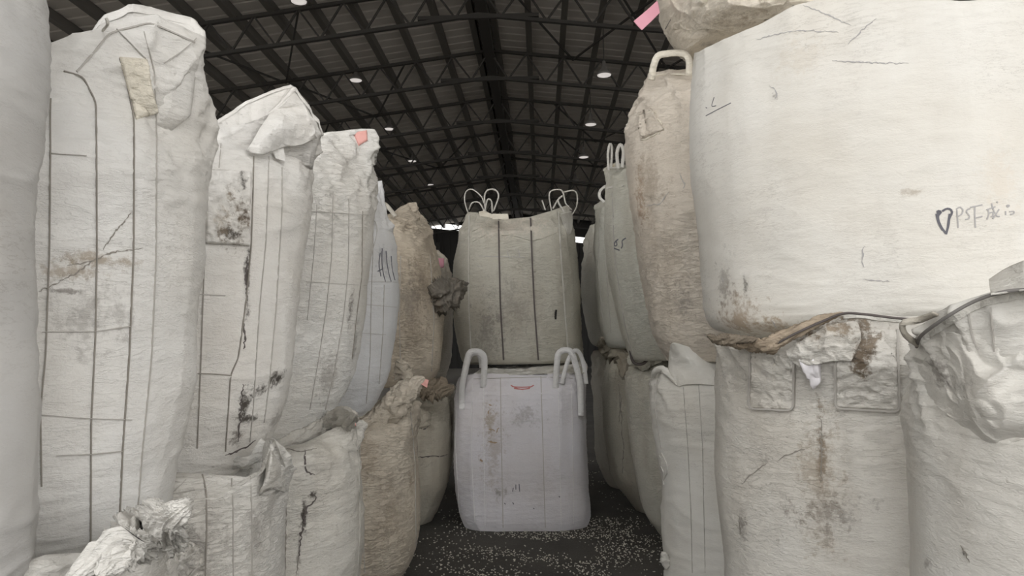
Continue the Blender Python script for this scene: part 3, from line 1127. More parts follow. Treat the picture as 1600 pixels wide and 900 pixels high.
RT = Bag('crumpled third-tier bulk bag resting on top with a pink tag', 3.7,
         [(('z', 2.86), 1130, 1290, 1), (70, 1085, 1330, 1), (45, 1055, 1345, 1), (0, 1036, 1350, 1), (-70, 1028, 1350, 1), (-150, 1035, 1350, .9)],
         [(1060, -210), (1150, -230), (1320, -210)], (0.74, 0.69, 0.60), cx=None, rim_dr=0.6, seed=22, dirt=0.4, nu=200, nv=150, wr=2.0, topw=1.0,
         stains_shade=[(1180, 15, 30, 25, 1.0, TAN), (1110, 70, 20, 10, 1.1, GD), (1150, 30, 50, 12, .8, TAN)])

# ---- right, lower tier
E4 = Bag('lower bulk bag with a sunken crumpled shoulder and dark rim cord at the right edge', 1.83,
         [(('z', 0), 1450, None, 0.72), (('z', 0.12), 1435, None, 0.72), (('z', 0.5), 1425, None, 0.72), (820, 1420, None, 0.72), (720, 1417, None, 0.72), (660, 1415, None, 0.72), (610, 1425, None, 0.78)],
         [(1430, 530), (1445, 510), (1475, 488), (1520, 466), (1555, 455), (1600, 452), (1700, 458), (1900, 480)], (0.70, 0.69, 0.655), cx=1.55,
         rim_dr=0.9, seed=23, bump=0.6, dirt=0.25, group=LR, nu=280, nv=220, topw=1.2, wr=0.75, capd=0.06,
         stains_shade=[(1462, 575, 30, 32, 1.2, GD), (1500, 600, 40, 20, .5, GD), (1505, 865, 8, 10, 2.5, DK), (1450, 880, 12, 12, 1.0, GD)])  # first entry paints the shade in the folds below the rim cord
E3 = Bag('wide lower bulk bag with two sewn strap patches and a long brown drip stain', 2.75,
         [(('z', 0), 1150, None, 0.68), (('z', 0.12), 1138, None, 0.68), (900, 1130, None, 0.68), (800, 1122, None, 0.68), (700, 1117, None, 0.68), (620, 1117, None, 0.68), (565, 1122, None, 0.80)],
         [(1124, 534), (1190, 538), (1215, 530), (1240, 518), (1275, 500), (1312, 488), (1350, 489), (1410, 495), (1470, 492), (1530, 480)], (0.69, 0.675, 0.635), cx=1.25,
         rim_dr=0.9, seed=24, bump=0.8, wr=0.6, dirt=0.25, group=LR, nu=240, nv=180, topw=0.8, capd=0.06,
         stains_shade=[(1320, 515, 50, 22, 3.0, BR), (1345, 560, 18, 50, 2.2, BR), (1260, 520, 30, 20, 2.4, BR), (1283, 700, 8, 75, 2.6, BR), (1283, 760, 40, 120, .8, TAN), (1300, 800, 60, 40, .7, GD), (1345, 530, 16, 60, 1.7, BR), (1300, 520, 50, 25, 1.2, TAN), (1250, 500, 40, 20, 1.2, BR), (1160, 820, 12, 30, 1.3, GD), (1190, 720, 14, 14, .9, GD)])
E2 = Bag('clean pale tall lower bulk bag with a pointed flap, narrow beside the wide one', 3.95,
         [(('z', 0), 1050, None, 0.85), (('z', 0.10), 1042, None, 0.85), (860, 1041, None, 0.85), (780, 1037, None, 0.85), (700, 1029, None, 0.85), (640, 1019, None, 0.85), (605, 1017, None, 0.81)],
         [(1019, 585), (1028, 576), (1044, 575), (1047, 537), (1060, 538), (1085, 546), (1120, 562), (1180, 560)], (0.74, 0.735, 0.70), cx=1.08,
         rim_dr=0.6, seed=25, bump=0.35, dirt=0.08, group=LR, nu=180, nv=150, capd=0.03, topw=0.5)
E1 = Bag('grey-beige lower bulk bag with ragged shoulder, third from the aisle mouth on the right', 5.2,
         [(('z', 0), 1040, None, 0.90), (('z', 0.08), 1028, None, 0.90), (790, 1003, None, 0.90), (720, 988, None, 0.90), (650, 981, None, 0.90), (600, 981, None, 0.90), (585, 984, None, 0.85)],
         [(988, 572), (1005, 576), (1020, 570), (1045, 560)], (0.54, 0.53, 0.47), cx=1.15,
         rim_dr=0.6, seed=26, dirt=0.4, group=LR, nu=140, nv=120, capd=0.03)
E0 = Bag('dim grey-beige lower bulk bag with a torn crumpled collar on the right', 6.3,
         [(('z', 0), 992, None, 1), (('z', 0.10), 978, None, 1), (740, 955, None, 1), (680, 947, None, 1), (620, 945, None, 1), (580, 946, None, 1)],
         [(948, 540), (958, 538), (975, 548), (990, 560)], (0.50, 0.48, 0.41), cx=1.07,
         rim_dr=0.6, seed=27, dirt=0.5, group=LR, nu=120, nv=100, capd=0.03)
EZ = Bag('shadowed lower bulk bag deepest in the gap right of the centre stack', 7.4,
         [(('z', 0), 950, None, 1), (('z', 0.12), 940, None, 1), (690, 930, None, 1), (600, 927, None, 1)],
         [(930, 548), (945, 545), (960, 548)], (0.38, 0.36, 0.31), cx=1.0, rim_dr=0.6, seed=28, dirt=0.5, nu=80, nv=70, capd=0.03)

# ------------------------------------------------------------------ seams, straps, patches, tape, writing
# left upper
L1.seams([[(100, 112), (128, 118), (150, 160), (151, 400), (149, 520), (142, 660), (141, 848)],
          [(187, 92), (198, 130), (209, 185), (208, 400), (201, 560), (191, 700), (186, 815)],
          [(79, 155), (77, 400), (71, 560), (63, 640), (65, 760)]], 0.0036)
L1.seams([[(225, 50), (240, 110), (244, 190), (243, 400), (236, 560), (222, 700), (215, 790)],
          [(66, 519), (150, 518), (205, 509)], [(64, 648), (120, 653), (205, 656)], [(88, 712), (150, 709), (190, 705)], [(80, 240), (135, 243)],
          [(182, 46), (205, 68), (228, 92)], [(256, 98), (285, 80), (306, 60)]], 0.0022, M_THREADL)
L1.patch('cloth_patch', [(186, 90), (229, 93), (245, 177), (212, 187)], M_CREAM, 0.008, 24, 30, 0.003, 'cream cloth patch')
L1.line('scuff', [[(105, 416), (125, 412), (150, 404), (180, 393), (222, 388)], [(92, 440), (118, 428), (148, 405)], [(60, 455), (78, 448), (95, 440)], [(205, 332), (180, 362), (160, 390)]], 0.0025, 0.0015, M_THREAD)
L1.strap('tie_string', [(160, 48, 1.56), (168, 38, 1.53), (166, 29, 1.53)], 0.006, 0.004, M_WEB)
L1.line('rim_seam', [(120, 112), (150, 78), (170, 52), (235, 36), (272, 52), (304, 66)], 0.004, 0.003, M_THREADL)
L2.seams([[(396, 245), (395, 300), (392, 385), (384, 470), (372, 560), (360, 585), (352, 705)],
          [(320, 388), (314, 560), (308, 700)],
          [(300, 584), (330, 584), (360, 587)]], 0.0045)
L2.seams([[(420, 245), (415, 380), (405, 480), (395, 640), (390, 690)],
          [(440, 262), (440, 330), (431, 480), (420, 600), (412, 660)], [(310, 460), (352, 462)], [(345, 225), (342, 262)]], 0.003, M_THREADL)
L2.patch('pocket', [(321, 266), (391, 269), (388, 384), (320, 380)], None, 0.010, 34, 44, 0.007, 'brown-stained pocket')
L2.line('pocket_seam', [(321, 266), (391, 269), (388, 384), (320, 380)], 0.005, 0.004, M_THREADL)
L2.sheet('hood_fold', [[(441, 153, 0.02), (456, 138, 0.02), (480, 173, 0.03), (495, 211, 0.03)],
                       [(410, 195, 0.05), (440, 192, 0.06), (468, 196, 0.06), (495, 214, 0.04)],
                       [(386, 236, 0.03), (410, 243, 0.05), (440, 232, 0.05), (470, 226, 0.05), (496, 216, 0.03)]], nx=60, ny=36, wr=0.012, fr=7, seed=3)
L2.sheet('loose_flap', [[(427, 224, 0.04), (441, 224, 0.04)], [(428, 236, 0.05), (444, 236, 0.05)], [(432, 247, 0.04), (446, 252, 0.04)]], nx=20, ny=20, wr=0.006, fr=14, seed=4)
L2.line('scuff', [[(381, 505), (384, 530), (380, 545)], [(386, 400), (384, 440), (387, 470)], [(379, 600), (376, 640), (372, 690)], [(352, 712), (375, 704), (398, 690)]], 0.006, 0.002, M_CORD)
L3.seams([[(520, 300), (518, 400), (510, 480), (498, 560), (484, 640)], [(545, 310), (544, 420), (536, 500), (522, 580), (508, 640)]], 0.004, M_THREADL)
L3.seams([[(483, 330), (575, 336)], [(478, 440), (572, 446)], [(495, 320), (490, 400), (480, 500)]], 0.003, M_THREADL)
L3.seams([[(566, 330), (565, 430), (556, 500), (550, 560)]], 0.005)
L3.patch('tape_scrap', [(552, 208), (573, 204), (574, 220), (560, 228)], M_PINK2, 0.008, 10, 10, 0.002, 'salmon tape scrap')
L4.line('marker_strokes', [[(594, 395), (591, 412), (595, 432)], [(597, 388), (596, 405), (598, 426), (602, 440)], [(603, 392), (604, 410), (608, 432), (611, 440)], [(590, 424), (598, 420)], [(611, 400), (612, 420), (617, 438)]], 0.006, 0.002, M_INK)
L4.seams([[(583, 380), (580, 460), (578, 560), (572, 630)], [(600, 445), (598, 520), (592, 600)]], 0.004, M_THREADL)
L4.seams([[(566, 440), (620, 441)], [(563, 475), (619, 480)], [(562, 520), (618, 524)], [(570, 365), (585, 340), (590, 360), (580, 400)]], 0.003, M_THREADL)
L5.strap('lifting_loop', [(600, 330, 5.3), (597, 318, 5.3), (605, 322, 5.25), (618, 338, 5.25)], 0.03, 0.005, M_WEBD)
L5.seams([[(626, 400), (624, 500), (626, 590)], [(672, 400), (678, 500), (674, 580)]], 0.006, M_THREADL)
L5.gather('black_flap', [(672, 455, 5.4), (684, 464, 5.3), (700, 458, 5.3), (714, 452, 5.35), (724, 456, 5.45)], [0.03, 0.085, 0.10, 0.07, 0.02], bag_material((0.17, 0.155, 0.13), 61, 0.6), 80, 60, 5, 0.5, 4, 2, 0.7, 'blackened crumpled flap')
L6.patch('tape_scrap', [(681, 404), (694, 404), (693, 418), (682, 420)], M_PINK, 0.01, 8, 8, 0.003, 'pink tape scrap')

# left lower
D0.gather('twisted_flap', [(95, 925, 0.10), (150, 880, 0.14), (200, 850, 0.15), (235, 830, 0.14), (268, 808, 0.11), (302, 782, 0.06)], [0.02, 0.045, 0.050, 0.035, 0.042, 0.02], None, 150, 110, 4, 0.30, 4, 1, 0.55)
D0.gather('twisted_flap', [(190, 842, 0.17), (212, 822, 0.19), (240, 818, 0.19), (262, 830, 0.16), (280, 850, 0.12)], [0.01, 0.022, 0.026, 0.022, 0.008], None, 110, 70, 5, 0.40, 5, 5, 0.55)
D0.gather('twisted_flap', [(150, 900, 0.16), (190, 868, 0.18), (228, 850, 0.16), (262, 838, 0.12)], [0.01, 0.028, 0.026, 0.01], None, 110, 70, 4, 0.40, 4, 9, 0.5)
D0.gather('rim_roll', [(-60, 900, 0.05), (0, 884, 0.05), (40, 868, 0.05), (66, 854, 0.05), (120, 856, 0.04)], [0.014, 0.016, 0.013, 0.012, 0.006], None, 70, 28, 4, 0.25, 3, 8, 0.7)
D0.line('scuff', [[(150, 848), (200, 852), (235, 842)]], 0.003, 0.002, M_THREAD)
D1.seams([[(316, 742), (322, 770), (323, 830), (320, 900)]], 0.005)
D1.seams([[(362, 748), (364, 800), (364, 900)], [(392, 745), (393, 900)], [(245, 775), (290, 768), (322, 764)], [(250, 838), (320, 846)], [(322, 868), (364, 856)], [(290, 750), (262, 778), (240, 815)]], 0.003, M_THREADL)
D1.gather('rim_roll', [(283, 722, 0.06), (320, 727, 0.07), (352, 722, 0.08), (385, 722, 0.07), (412, 708, 0.05)], [0.012, 0.016, 0.020, 0.016, 0.010], None, 80, 36, 5, 0.3, 4, 3, 0.7)
D1.sheet('torn_strip', [[(262, 845, 0.04), (280, 838, 0.05), (305, 850, 0.03)], [(262, 870, 0.06), (285, 865, 0.06), (318, 862, 0.03)], [(258, 905, 0.05), (285, 905, 0.05), (320, 900, 0.03)]], nx=46, ny=36, wr=0.018, fr=14, seed=7)
D1.sheet('corner_lip', [[(409, 720, 0.04), (412, 694, 0.04), (420, 686, 0.04), (430, 690, 0.03), (445, 728, 0.01)], [(414, 745, 0.04), (422, 715, 0.05), (430, 720, 0.04), (446, 745, 0.01)], [(405, 775, 0.02), (425, 765, 0.03), (446, 770, 0.01)]], nx=40, ny=30, wr=0.006, fr=9, seed=9)
D2.gather('collar_roll', [(428, 700, 0.08), (460, 690, 0.10), (490, 684, 0.12), (520, 664, 0.10), (556, 646, 0.04)], [0.03, 0.05, 0.055, 0.045, 0.018], None, 90, 60, 6, 0.28, 4, 2, 0.6)
D2.line('crack', [[(477, 703), (476, 725), (479, 738), (492, 742)], [(484, 770), (496, 776), (486, 786), (476, 800), (472, 830), (466, 870)]], 0.008, 0.003, M_CORD)
D2.line('crack', [[(442, 700), (470, 706), (495, 700)], [(450, 745), (447, 800), (446, 890)], [(467, 870), (462, 900)]], 0.004, 0.003, M_THREAD)
D2.patch('tape_scrap', [(546, 660), (554, 658), (554, 666), (547, 668)], M_PINK2, 0.01, 6, 6, 0.002, 'salmon tape scrap')
D2.seams([[(556, 665), (561, 740), (562, 830), (558, 900)]], 0.004, M_THREADL)
D3.gather('collar_roll', [(556, 668, 0.06), (590, 652, 0.10), (620, 628, 0.12), (648, 600, 0.12), (664, 590, 0.10)], [0.015, 0.05, 0.075, 0.06, 0.02], None, 90, 56, 5, 0.25, 3, 4, 0.55)
D3.patch('tape_scrap', [(657, 588), (669, 592), (666, 606), (658, 602)], M_PINK, 0.01, 6, 6, 0.002, 'pink tape scrap') or D3.sheet('tape_scrap', [[(659, 590, 4.30), (670, 594, 4.30)], [(657, 600, 4.29), (667, 606, 4.29)]], M_PINK2, 12, 12, 0.004, 9, 1, 'pink tape scrap')
D3.gather('ragged_tail', [(622, 562, 4.6), (628, 580, 4.55), (636, 592, 4.5), (640, 606, 4.5)], [0.02, 0.04, 0.04, 0.02], None, 40, 36, 5, 0.45, 5, 6, 0.7)
D3.seams([[(562, 690), (565, 800), (570, 895)], [(641, 640), (648, 720), (650, 860)]], 0.005, M_THREADL)
D4.gather('crumpled_collar', [(655, 616, 5.5), (672, 610, 5.45), (690, 607, 5.45), (708, 612, 5.5)], [0.04, 0.07, 0.06, 0.03], bag_material((0.30, 0.25, 0.19), 62, 0.6), 60, 44, 6, 0.4, 4, 3, 0.6)
D4.patch('torn_pocket', [(651, 638), (672, 638), (670, 664), (655, 670)], None, 0.015, 16, 16, 0.008)
D4.line('scuff', [[(655, 668), (662, 673), (670, 664)], [(650, 715), (700, 712)]], 0.008, 0.003, M_CORD)

# centre stack
C1.seams([[(779, 346), (780, 400), (782, 480), (787, 562)], [(829, 341), (831, 400), (835, 480), (841, 562)]], 0.012, M_CORD)
C1.seams([[(734, 337), (733, 400), (733, 480), (737, 556)], [(872, 331), (876, 400), (881, 470), (887, 550)]], 0.012, M_WEB)
C1.line('crease_line', [[(783, 368), (800, 366), (815, 372), (829, 376)], [(831, 376), (850, 372), (872, 362)], [(737, 362), (760, 352), (778, 356)], [(738, 378), (760, 366)]], 0.006, 0.006, None or C1.mat)
C1.line('faint_print', [[(745, 416), (754, 416)], [(748, 400), (820, 402)], [(792, 392), (796, 404)], [(810, 390), (812, 402)]], 0.004, 0.002, M_INKL)
C1.line('black_scuff', [(869, 484), (867, 490), (868, 499)], 0.016, 0.002, M_INKB)
C1.sheet('cloth_label', [[(748, 331, 5.68), (758, 330, 5.68), (771, 336, 5.68)], [(750, 338, 5.68), (760, 339, 5.68), (773, 342, 5.68)]], M_CREAM, 20, 8, 0.004, 9, 2, 'cream cloth label')
C1.sheet('paper_label', [[(769, 334, 5.66), (794, 334, 5.66)], [(769, 343, 5.66), (795, 343, 5.66)]], M_CREAM, 16, 8, 0.003, 9, 3, 'pale paper label')
for q, w in (([(731, 332, 5.8), (726, 314, 5.8), (728, 300, 5.8), (738, 296, 5.75), (752, 307, 5.7), (756, 318, 5.7)], 0.012),
             ([(733, 327, 5.75), (738, 317, 5.7), (749, 317, 5.7), (757, 331, 5.7)], 0.014),
             ([(759, 333, 5.72), (757, 308, 5.7), (762, 297, 5.7), (774, 297, 5.72), (779, 307, 5.72), (771, 330, 5.72)], 0.016),
             ([(757, 331, 5.7), (762, 312, 5.68), (768, 315, 5.68), (769, 332, 5.7)], 0.016),
             ([(862, 330, 5.72), (858, 307, 5.72), (862, 298, 5.72), (878, 298, 5.72), (884, 318, 5.7), (893, 328, 5.75)], 0.014),
             ([(881, 300, 5.75), (897, 298, 5.8), (902, 308, 5.85), (900, 325, 5.9), (892, 338, 5.95)], 0.014),
             ([(852, 328, 5.75), (847, 313, 5.75)], 0.014),
             ([(864, 326, 5.7), (872, 312, 5.68), (879, 306, 5.7), (872, 314, 5.68), (882, 332, 5.7)], 0.018)):
    C1.strap('lifting_loop', q, w*0.72, 0.006, M_WEB)
C1.sheet('corner_ear', [[(876, 334, 5.85), (893, 330, 5.85)], [(880, 350, 5.9), (895, 345, 5.95)], [(888, 368, 5.95), (893, 366, 6.0)]], M_WEB, 16, 20, 0.01, 9, 4)

C0.seams([[(782, 590), (783, 680), (785, 760), (786, 824)], [(845, 588), (848, 680), (850, 760), (852, 824)]], 0.008, M_THREADL)
C0.seams([[(756, 592), (756, 700), (758, 820)], [(738, 600), (736, 700), (742, 815)], [(872, 592), (874, 700), (877, 822)], [(893, 600), (895, 700), (896, 818)], [(714, 610), (712, 700), (718, 800)], [(790, 659), (846, 657)]], 0.005, M_WEBW)
C0.seams([[(718, 600), (730, 592), (782, 591), (845, 589), (912, 592)]], 0.006, M_THREADL)
C0.line('red_print', [[(798, 602), (806, 608), (816, 611), (826, 609), (834, 602)], [(800, 604), (815, 606), (832, 604)], [(803, 607), (815, 609), (828, 607)]], 0.008, 0.002, M_RED)
C0.line('pen_marks', [[(802, 762), (801, 768)], [(806, 757), (806, 765)], [(811, 756), (812, 768)], [(788, 786), (790, 788)], [(801, 785), (803, 788)], [(833, 794), (835, 795)], [(873, 775), (875, 777)]], 0.006, 0.002, M_INK)
C0.line('rust_flecks', [[(763, 632), (769, 634)], [(764, 668), (774, 673)], [(761, 692), (776, 690)], [(773, 676), (779, 668)], [(750, 718), (754, 721)], [(764, 640), (762, 648)]], 0.012, 0.002, new_mat('rust_fleck', (0.36, 0.27, 0.18), 0.9))
C0.sheet('folded_top_cloth', [[(752, 572, 6.1), (800, 573, 6.1), (850, 568, 6.1), (912, 560, 6.1)], [(750, 578, 5.8), (800, 578, 5.8), (860, 575, 5.8), (918, 572, 5.8)], [(735, 588, 5.62), (800, 586, 5.6), (860, 585, 5.6), (915, 584, 5.62)]], M_WEB, 90, 30, 0.03, 6, 5)
for q, w in (([(722, 640, 5.56), (722, 606, 5.56), (729, 566, 5.55), (734, 551, 5.55), (742, 549, 5.55), (751, 551, 5.55), (757, 562, 5.55), (755, 606, 5.55)], 0.045),
             ([(727, 590, 5.7), (735, 557, 5.66), (748, 555, 5.66), (752, 575, 5.66)], 0.03),
             ([(868, 608, 5.55), (870, 572, 5.53), (873, 552, 5.53), (884, 547, 5.53), (893, 551, 5.53), (900, 572, 5.54), (906, 600, 5.55), (908, 650, 5.56)], 0.045),
             ([(878, 600, 5.55), (886, 568, 5.54), (896, 549, 5.56), (905, 551, 5.58), (912, 570, 5.6), (916, 600, 5.62)], 0.032)):
    C0.strap('lifting_loop', q, w, 0.006, M_WEBW, Vector((0.1, -1, 0.1)), 44)

# right upper
R0.line('handwriting', [[(1467, 334), (1462, 330), (1470, 328), (1472, 333), (1465, 335), (1466, 345), (1471, 356), (1478, 365)],
                        [(1472, 330), (1480, 325), (1487, 327), (1489, 332), (1483, 340), (1482, 352), (1478, 366)],
                        [(1484, 334), (1482, 345), (1481, 356)], [(1463, 334), (1466, 348), (1473, 360)]], 0.0065, 0.0015, M_INK, 3)
R0.line('handwriting', [[(1495, 328), (1496, 340), (1497, 356)], [(1494, 327), (1500, 323), (1505, 328), (1503, 335), (1497, 338)],
                        [(1516, 326), (1511, 327), (1509, 331), (1512, 334), (1515, 337), (1514, 342), (1508, 343)],
                        [(1516, 324), (1526, 322), (1535, 320)], [(1523, 323), (1523, 340), (1524, 356)], [(1523, 341), (1535, 338)],
                        [(1541, 328), (1555, 323)], [(1544, 327), (1545, 335), (1542, 343)], [(1545, 333), (1552, 331), (1551, 339), (1548, 338)], [(1549, 318), (1552, 328), (1557, 338), (1562, 338)], [(1561, 327), (1555, 336), (1551, 342)], [(1557, 315), (1559, 317)],
                        [(1573, 321), (1577, 320), (1577, 323), (1573, 324), (1573, 321)], [(1571, 330), (1571, 336)], [(1577, 331), (1585, 330), (1584, 334), (1578, 335)]], 0.004, 0.0015, M_INKL, 1.5)
R0.line('pen_marks', [[(1103, 168), (1105, 169)], [(1116, 152), (1111, 168), (1119, 165)], [(1103, 181), (1120, 172), (1142, 161)]], 0.003, 0.0012, M_INK, 3)
R0.line('scuff', [[(1255, 8), (1290, 22), (1330, 40)], [(1180, 62), (1240, 48), (1310, 50)], [(1325, 70), (1345, 48), (1370, 30)], [(1300, 95), (1360, 98), (1420, 99)], [(1349, 385), (1348, 400), (1349, 418)], [(1203, 134), (1210, 140), (1214, 150), (1211, 156)], [(1128, 431), (1131, 440)], [(1349, 436), (1390, 440)], [(1205, 500), (1214, 512)]], 0.004, 0.0015, M_INKL)
R1.strap('lifting_loop', [(1018, 125, 3.72), (1021, 104, 3.70), (1028, 88, 3.70), (1042, 84, 3.70), (1060, 83, 3.70), (1072, 86, 3.70), (1077, 98, 3.70), (1076, 118, 3.72)], 0.035, 0.007, M_CREAM, None, 50, 'cream strap loop')
R1.line('hem_seam', [(1008, 126), (1020, 119), (1045, 116), (1074, 117)], 0.008, 0.005, M_CREAM)
R1.patch('strap_patch', [(1000, 178), (1018, 170), (1038, 203), (1002, 220)], None, 0.016, 24, 24, 0.010)
R1.line('patch_edge', [[(1000, 178), (1002, 220)], [(1002, 220), (1038, 203)], [(1018, 170), (1038, 203)]], 0.010, 0.008, M_CREAM)
R1.line('stain_ridge', [[(1062, 270), (1070, 290), (1066, 300)], [(1045, 300), (1032, 320), (1012, 320)], [(1000, 190), (1015, 200), (1025, 190)]], 0.006, 0.003, M_THREADL)
R2.strap('lifting_loop', [(951, 266, 4.85), (950, 240, 4.85), (953, 225, 4.85), (956, 232, 4.86), (955, 262, 4.86)], 0.016, 0.005, M_WEB)
R2.strap('lifting_loop', [(966, 264, 4.85), (964, 240, 4.85), (969, 226, 4.85), (974, 236, 4.85), (972, 262, 4.85)], 0.022, 0.005, M_WEB)
R2.line('hem_seam', [[(951, 262), (962, 266), (974, 259)], [(949, 294), (960, 291), (974, 291)]], 0.012, 0.006, M_WEB)
R2.line('pen_scribble', [[(966, 374), (960, 378), (959, 385), (963, 387), (966, 382), (962, 376)], [(978, 372), (970, 376), (974, 382), (971, 388)], [(960, 388), (968, 391)]], 0.008, 0.002, M_INK, 3)
R2.seams([[(957, 300), (960, 400), (975, 500), (990, 560)]], 0.006, M_THREADL)
R3.strap('lifting_loop', [(944, 316, 5.8), (937, 308, 5.8), (938, 298, 5.8), (947, 291, 5.8), (950, 300, 5.8)], 0.022, 0.006, M_WEB)
R3.seams([[(938, 335), (935, 420), (942, 500)], [(947, 330), (947, 420), (955, 520)]], 0.006, M_THREADL)
RT.sheet('pink_tag', [[(1027, 1, 3.62), (1029, 8, 3.61), (1031, 20, 3.60)], [(1008, 18, 3.58), (1012, 26, 3.58), (1017, 34, 3.58)], [(990, 33, 3.58), (996, 40, 3.58), (1003, 47, 3.58)]], M_PINK, 16, 24, 0.002, 4, 1, 'pink tag')
RT.sheet('folded_cloth', [[(1035, -20, 0.0), (1100, -30, 0.05), (1180, -20, 0.05), (1250, -30, 0.0)], [(1040, 20, 0.0), (1100, 15, 0.06), (1170, 10, 0.09), (1230, 0, 0.02)], [(1050, 48, -0.01), (1105, 45, 0.04), (1160, 50, 0.05), (1215, 20, 0.0)]], None, 110, 70, 0.03, 5, 3)
RT.seams([[(1064, -5), (1052, 25), (1040, 45)]], 0.006)
RT.seams([[(1172, 25), (1190, 32), (1215, 28), (1240, 8)], [(1100, -20), (1150, 12), (1172, 25)]], 0.005)

# right lower
E3.patch('strap_patch', [(1176, 541), (1243, 545), (1241, 640), (1173, 638)], None, 0.007, 40, 50, 0.005, 'crinkled sewn strap patch')
E3.patch('strap_patch', [(1307, 510), (1402, 515), (1404, 641), (1306, 636)], None, 0.007, 50, 60, 0.005, 'brown-stained sewn strap patch')
for x0, x1 in ((1181, 1179), (1236, 1235), (1210, 1208)):
    E3.line('patch_stitch', [(x0, 548), ((x0+x1)/2, 590), (x1, 634)], 0.004, 0.012, E3.mat)
for x0, x1 in ((1312, 1311), (1332, 1331), (1395, 1398), (1374, 1376)):
    E3.line('patch_stitch', [(x0, 520), ((x0+x1)/2, 590), (x1, 634)], 0.004, 0.012, E3.mat)
E3.patch('white_scrap', [(1250, 564), (1282, 560), (1283, 590), (1276, 602)], new_mat('clean_white_film', (0.85, 0.83, 0.86), 0.5), 0.035, 14, 14, 0.003, 'clean white film scrap')
E3.gather('rim_roll', [(1112, 528, 0.03), (1150, 536, 0.05), (1195, 540, 0.06), (1215, 532, 0.07), (1240, 520, 0.07), (1280, 502, 0.05), (1318, 488, 0.05)], [0.008, 0.014, 0.018, 0.026, 0.018, 0.014, 0.008], bag_material((0.45, 0.37, 0.28), 63, 0.6), 110, 40, 5, 0.35, 6, 2, 0.7, 'brown dirty rim roll')
E3.tube('rim_cord', [(1215, 536, 0.08), (1245, 520, 0.08), (1290, 500, 0.06), (1318, 490, 0.06), (1350, 491, 0.06), (1400, 497, 0.05), (1440, 499, 0.05), (1468, 493, 0.05)], 0.004, M_CORD, 70)
E3.line('rim_band', [(1318, 494), (1350, 495), (1400, 501), (1430, 503)], 0.016, 0.006, M_WEB)
E3.sheet('collar_fold', [[(1228, 548, 0.03), (1258, 528, 0.05), (1300, 508, 0.04), (1340, 500, 0.03)], [(1232, 560, 0.03), (1262, 548, 0.06), (1300, 535, 0.05), (1345, 530, 0.03)], [(1250, 575, 0.02), (1275, 570, 0.04), (1300, 565, 0.03), (1330, 565, 0.02)]], None, 60, 40, 0.014, 9, 5)
E3.line('scuff', [[(1262, 700), (1240, 706), (1215, 718)], [(1200, 722), (1180, 736), (1160, 754)], [(1283, 650), (1284, 700), (1283, 755)], [(1155, 815), (1158, 835)]], 0.004, 0.002, M_THREAD)
E3.line('patch_seam', [(1307, 512), (1306, 637), (1404, 642), (1402, 516)], 0.006, 0.02, M_THREADL)
E3.line('patch_seam', [(1176, 542), (1173, 639), (1241, 641), (1243, 546)], 0.006, 0.02, M_THREADL)
E3.line('red_scrap', [(1156, 530), (1166, 533), (1175, 534)], 0.02, 0.006, M_RED)
E3.gather('dark_shred', [(1104, 524, 0.04), (1122, 530, 0.06), (1150, 530, 0.06), (1185, 530, 0.05)], [0.005, 0.015, 0.012, 0.004], bag_material((0.2, 0.17, 0.13), 64, 0.6), 50, 24, 5, 0.5, 6, 5, 0.6, 'dark shredded cloth')
E4.tube('rim_cord', [(1432, 542, 0.03), (1440, 524, 0.04), (1478, 496, 0.04), (1520, 472, 0.04), (1560, 458, 0.04), (1600, 453, 0.04), (1660, 455, 0.04)], 0.0042, new_mat('grey_cord', (0.2, 0.19, 0.18), 0.7), 80)
E4.line('rim_band', [(1440, 532), (1478, 504), (1520, 480), (1560, 466), (1600, 461)], 0.016, 0.008, M_WEB)
E4.strap('side_loop', [(1462, 490, 0.05), (1436, 500, 0.06), (1412, 505, 0.06), (1414, 522, 0.06), (1434, 538, 0.05)], 0.016, 0.005, M_WEBD)
E4.sheet('folded_flap', [[(1545, 436, 1.75), (1570, 420, 1.75), (1600, 408, 1.72), (1640, 400, 1.70)], [(1546, 446, 1.70), (1575, 438, 1.69), (1605, 434, 1.67), (1640, 430, 1.66)], [(1548, 460, 1.64), (1580, 455, 1.62), (1610, 452, 1.6), (1640, 450, 1.6)]], M_WEB, 50, 24, 0.006, 8, 6)
E4.sheet('sunken_fold', [[(1432, 545, -0.02), (1470, 520, -0.01), (1530, 530, 0.0), (1600, 540, -0.02), (1660, 540, -0.02)], [(1430, 575, -0.01), (1480, 570, 0.0), (1530, 590, 0.03), (1600, 610, 0.02), (1660, 600, 0.0)], [(1430, 610, -0.01), (1480, 610, 0.02), (1535, 640, 0.06), (1600, 660, 0.03), (1660, 650, 0.01)], [(1424, 640, -0.03), (1480, 660, -0.02), (1545, 697, -0.015), (1610, 690, -0.02), (1660, 690, -0.02)]], None, 120, 90, 0.016, 6, 8)
E4.seams([[(1513, 490), (1520, 530), (1545, 570), (1552, 620), (1556, 670)], [(1548, 480), (1553, 540), (1562, 600), (1572, 660)]], 0.005, M_THREADL)
E4.line('scuff', [[(1502, 852), (1510, 865), (1514, 878)]], 0.004, 0.002, M_THREAD)
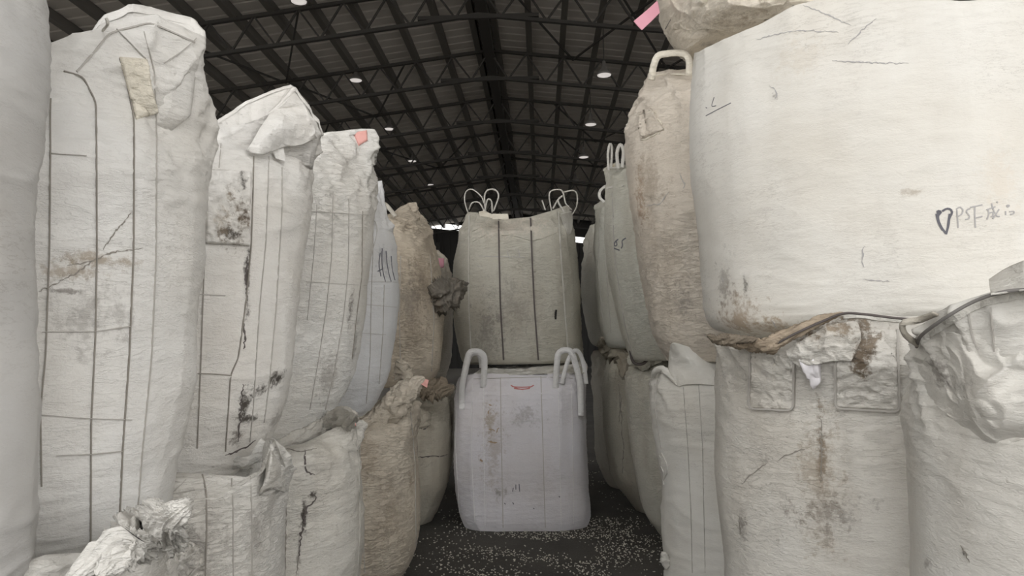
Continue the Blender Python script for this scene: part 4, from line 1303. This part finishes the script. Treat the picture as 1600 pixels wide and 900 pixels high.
E2.sheet('pointed_flap', [[(1044, 578, 0.03), (1046, 550, 0.03), (1052, 536, 0.03), (1085, 546, 0.03), (1118, 563, 0.01)], [(1046, 592, 0.03), (1055, 575, 0.05), (1085, 575, 0.04), (1117, 585, 0.01)], [(1060, 604, 0.01), (1080, 600, 0.02), (1116, 602, 0.01)]], None, 60, 36, 0.006, 8, 8)
E2.gather('rim_roll', [(1018, 592, 0.02), (1024, 580, 0.04), (1036, 577, 0.05), (1048, 588, 0.05), (1058, 602, 0.03)], [0.008, 0.016, 0.018, 0.012, 0.004], None, 50, 28, 4, 0.2, 3, 3, 0.7)
E2.seams([[(1023, 600), (1025, 650), (1034, 700)], [(1068, 605), (1075, 700), (1080, 800), (1082, 895)], [(1092, 600), (1098, 700), (1102, 895)]], 0.003, M_THREADL)
E2.line('tangled_thread', [[(1031, 712), (1038, 718), (1030, 728), (1040, 736), (1032, 745), (1038, 758)], [(1034, 708), (1042, 722), (1044, 740), (1036, 752)]], 0.005, 0.006, M_WEB)
E2.gather('corner_tail', [(1036, 862, 0.05), (1040, 876, 0.05), (1041, 890, 0.04)], [0.01, 0.025, 0.008], M_WEB, 30, 24, 4, 0.3, 3, 2, 0.7)
E1.gather('torn_collar', [(983, 570, 0.03), (992, 560, 0.06), (1006, 566, 0.07), (1022, 560, 0.05)], [0.02, 0.045, 0.04, 0.02], None, 50, 36, 5, 0.4, 5, 3, 0.6)
E1.tube('rim_cord', [(985, 548, 0.10), (990, 566, 0.12), (1005, 568, 0.13), (1019, 552, 0.12)], 0.01, M_CORD, 30)
E1.seams([[(984, 660), (1030, 662)]], 0.005, M_THREADL)
E0.gather('torn_collar', [(940, 528, 0.05), (950, 540, 0.10), (964, 548, 0.12), (975, 560, 0.10), (972, 590, 0.06)], [0.03, 0.07, 0.08, 0.06, 0.02], bag_material((0.33, 0.30, 0.24), 65, 0.6), 70, 44, 6, 0.45, 5, 4, 0.6)
E0.line('scuff', [[(966, 600), (970, 640), (974, 700), (973, 740)], [(972, 620), (967, 660)]], 0.008, 0.003, M_THREAD)
